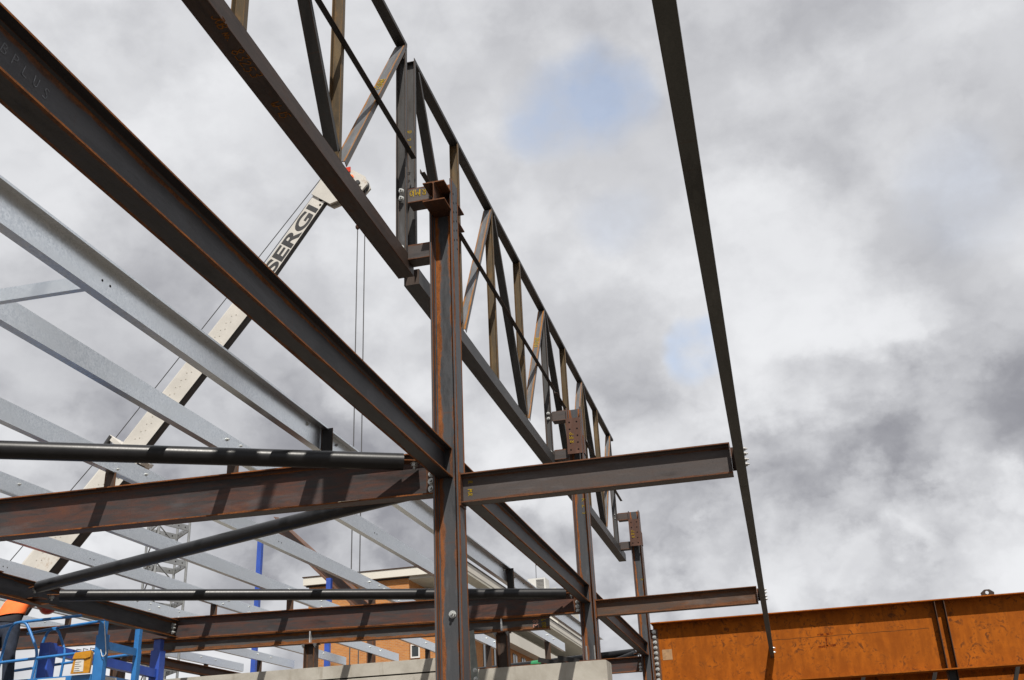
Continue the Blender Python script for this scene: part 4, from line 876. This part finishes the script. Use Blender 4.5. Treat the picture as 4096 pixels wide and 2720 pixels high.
E_ = [(0, 1), (1, 2), (2, 3), (3, 4), (4, 5), (5, 6), (0, 7), (7, 8), (8, 9), (9, 10), (10, 11), (0, 12), (12, 13), (13, 14), (14, 15), (15, 16), (3, 17), (17, 18), (18, 19), (19, 20), (3, 21), (21, 22), (22, 23), (23, 24)]
for hand, d in ((20, V(.95, .0, -.1)), (24, V(.1, .3, -1))):
    hp = V(*B[hand][:3]); d = d.normalized(); s = d.cross(V(0, 0, 1) if abs(d.z) < .7 else V(0, 1, 0)).normalized()
    for k in range(4):
        b0 = len(B); q = hp+d*.05+s*(k-1.5)*.021
        B += [(*q, .011), (*(q+d*.04+V(0, 0, -.004)), .0095), (*(q+d*(.065+.008*(1-abs(k-1.5)))+V(0, 0, -.018)), .0085)]; E_ += [(hand, b0), (b0, b0+1), (b0+1, b0+2)]
    b0 = len(B); q = hp+s*.04+d*.015; B += [(*q, .012), (*(q+s*.02+d*.035), .010)]; E_ += [(hand, b0), (b0, b0+1)]
skin('body', B, E_, 'skin', wk, 0, 1)
# clothes: lofted rings (centre, half width, half depth), wrinkled a little
def loft(mb, rings, n=28, seed=0, wr=.012, cap=True):
    rr = random.Random(seed); ph = [rr.uniform(0, 6.28) for _ in range(6)]; base = len(mb.v); m_ = len(rings)
    for i, (c, a, b, tilt) in enumerate(rings):
        for k in range(n):
            t_ = 2*math.pi*k/n; w_ = 1+wr*math.sin(3*t_+ph[0]+i*1.7)+wr*.9*math.sin(5*t_+ph[1]-i*2.3)+wr*.8*math.sin(8*t_+ph[2]+i*3.1)
            mb.v.append(V(c[0]+a*math.cos(t_)*w_, c[1]+b*math.sin(t_)*w_, c[2]+tilt[0]*math.cos(t_)*a+tilt[1]*math.sin(t_)*b+.012*math.sin(2*t_+ph[3]+i)))
    for i in range(m_-1):
        for k in range(n):
            k2 = (k+1) % n; mb.f.append([base+i*n+k, base+i*n+k2, base+(i+1)*n+k2, base+(i+1)*n+k]); mb.uv.append([(0, 0)]*4); mb.w.append((1, 0)); mb.mi.append(mb.cur); mb.sm.append(True)
def cloth(name, mat, sets, seed):
    mb = MB()
    for q, R_ in enumerate(sets): loft(mb, R_, seed=seed+q)
    o = mb.build(name, mat, wk); o.modifiers.new('sub', 'SUBSURF').render_levels = 1
    return o
Z0 = (0, 0)
jl = lambda sx_: [((-11.80+sx_*.10, 14.47, 2.80), .130, .150, Z0), ((-11.80+sx_*.115, 14.46, 2.70), .122, .135, Z0), ((-11.80+sx_*.135, 14.44, 2.58), .108, .118, Z0), ((-11.80+sx_*.155, 14.42, 2.46), .094, .102, Z0), ((-11.80+sx_*.16, 14.44, 2.38), .088, .098, Z0), ((-11.80+sx_*.155, 14.46, 2.25), .086, .094, Z0), ((-11.80+sx_*.15, 14.49, 2.10), .084, .092, Z0), ((-11.80+sx_*.15, 14.50, 1.98), .082, .092, Z0), ((-11.80+sx_*.15, 14.50, 1.90), .086, .096, Z0)]
cloth('jeans', 'denim', [[((-11.80, 14.50, 3.00), .195, .150, Z0), ((-11.80, 14.49, 2.93), .205, .165, Z0), ((-11.80, 14.48, 2.84), .215, .175, Z0), ((-11.80, 14.47, 2.76), .218, .165, Z0), ((-11.80, 14.46, 2.70), .19, .12, Z0)], jl(1), jl(-1)], 3)
cloth('undershirt', 'navy', [[((-11.80, 14.49, 2.94), .215, .180, (0, .1)), ((-11.80, 14.50, 2.99), .214, .178, (0, .1)), ((-11.79, 14.53, 3.05), .212, .175, (0, .2)), ((-11.79, 14.58, 3.13), .205, .165, (0, .3))]], 9)
cloth('shirt', 'orange', [[((-11.80, 14.53, 3.055), .226, .19, (.02, .1)), ((-11.80, 14.55, 3.085), .23, .195, (.02, .1)), ((-11.80, 14.59, 3.16), .226, .185, (0, .15)), ((-11.80, 14.65, 3.26), .236, .18, (0, .2)), ((-11.80, 14.74, 3.36), .245, .17, (0, .3)), ((-11.79, 14.84, 3.43), .24, .15, (0, .5)), ((-11.78, 14.95, 3.455), .17, .11, (0, .6)), ((-11.76, 15.03, 3.44), .085, .07, (0, .6))],
    [((-11.60, 14.94, 3.34), .05, .10, Z0), ((-11.54, 14.90, 3.38), .075, .085, Z0), ((-11.47, 14.85, 3.42), .07, .078, Z0), ((-11.41, 14.80, 3.46), .066, .07, Z0)], [((-11.96, 14.92, 3.32), .05, .10, Z0), ((-12.01, 14.80, 3.27), .075, .085, Z0), ((-12.05, 14.70, 3.21), .07, .078, Z0), ((-12.06, 14.66, 3.12), .066, .07, Z0)]], 21)
mb = MB(); c = V(-11.69, 15.27, 3.285); axn = V(.12, .45, -.75).normalized()
mb.lathe(c-axn*.05, axn, [(.165, -.012), (.16, 0), (.143, .012), (.14, .06), (.122, .11), (.086, .145), (.04, .165), (.002, .17)], 24); mb.build('helmet', 'helmet', wk)
mb = MB(); mb.prism((-11.60, 14.62, 3.05), (-11.56, 14.66, 3.17), (1, 0, 0), (0, 1, 0), [(-.025, -.03), (.025, -.03), (.025, .03), (-.025, .03)]); mb.build('belt_radio', 'radio', wk)
for x in (-11.65, -11.95):
    skin('boot', [(x, 14.49, 2.0, .075), (x, 14.46, 1.87, .062), (x, 14.56, 1.845, .055), (x, 14.68, 1.835, .045)], [(0, 1), (1, 2), (2, 3)], 'boot', wk, 0)
# rusty bracket on the longitudinal beam
mb = MB(); mb.prism((-11.14, 12.9, 3.459), (-11.14, 13.35, 3.459), (1, 0, 0), (0, 0, 1), [(-.07, 0), (.07, 0), (.07, .012), (-.02, .012), (-.02, .10), (-.035, .10), (-.035, .012), (-.07, .012)])
tag(mb.build('rusty_bracket', 'stub'), 'small rusty angle bracket on the dark longitudinal beam above the worker', 'bracket')
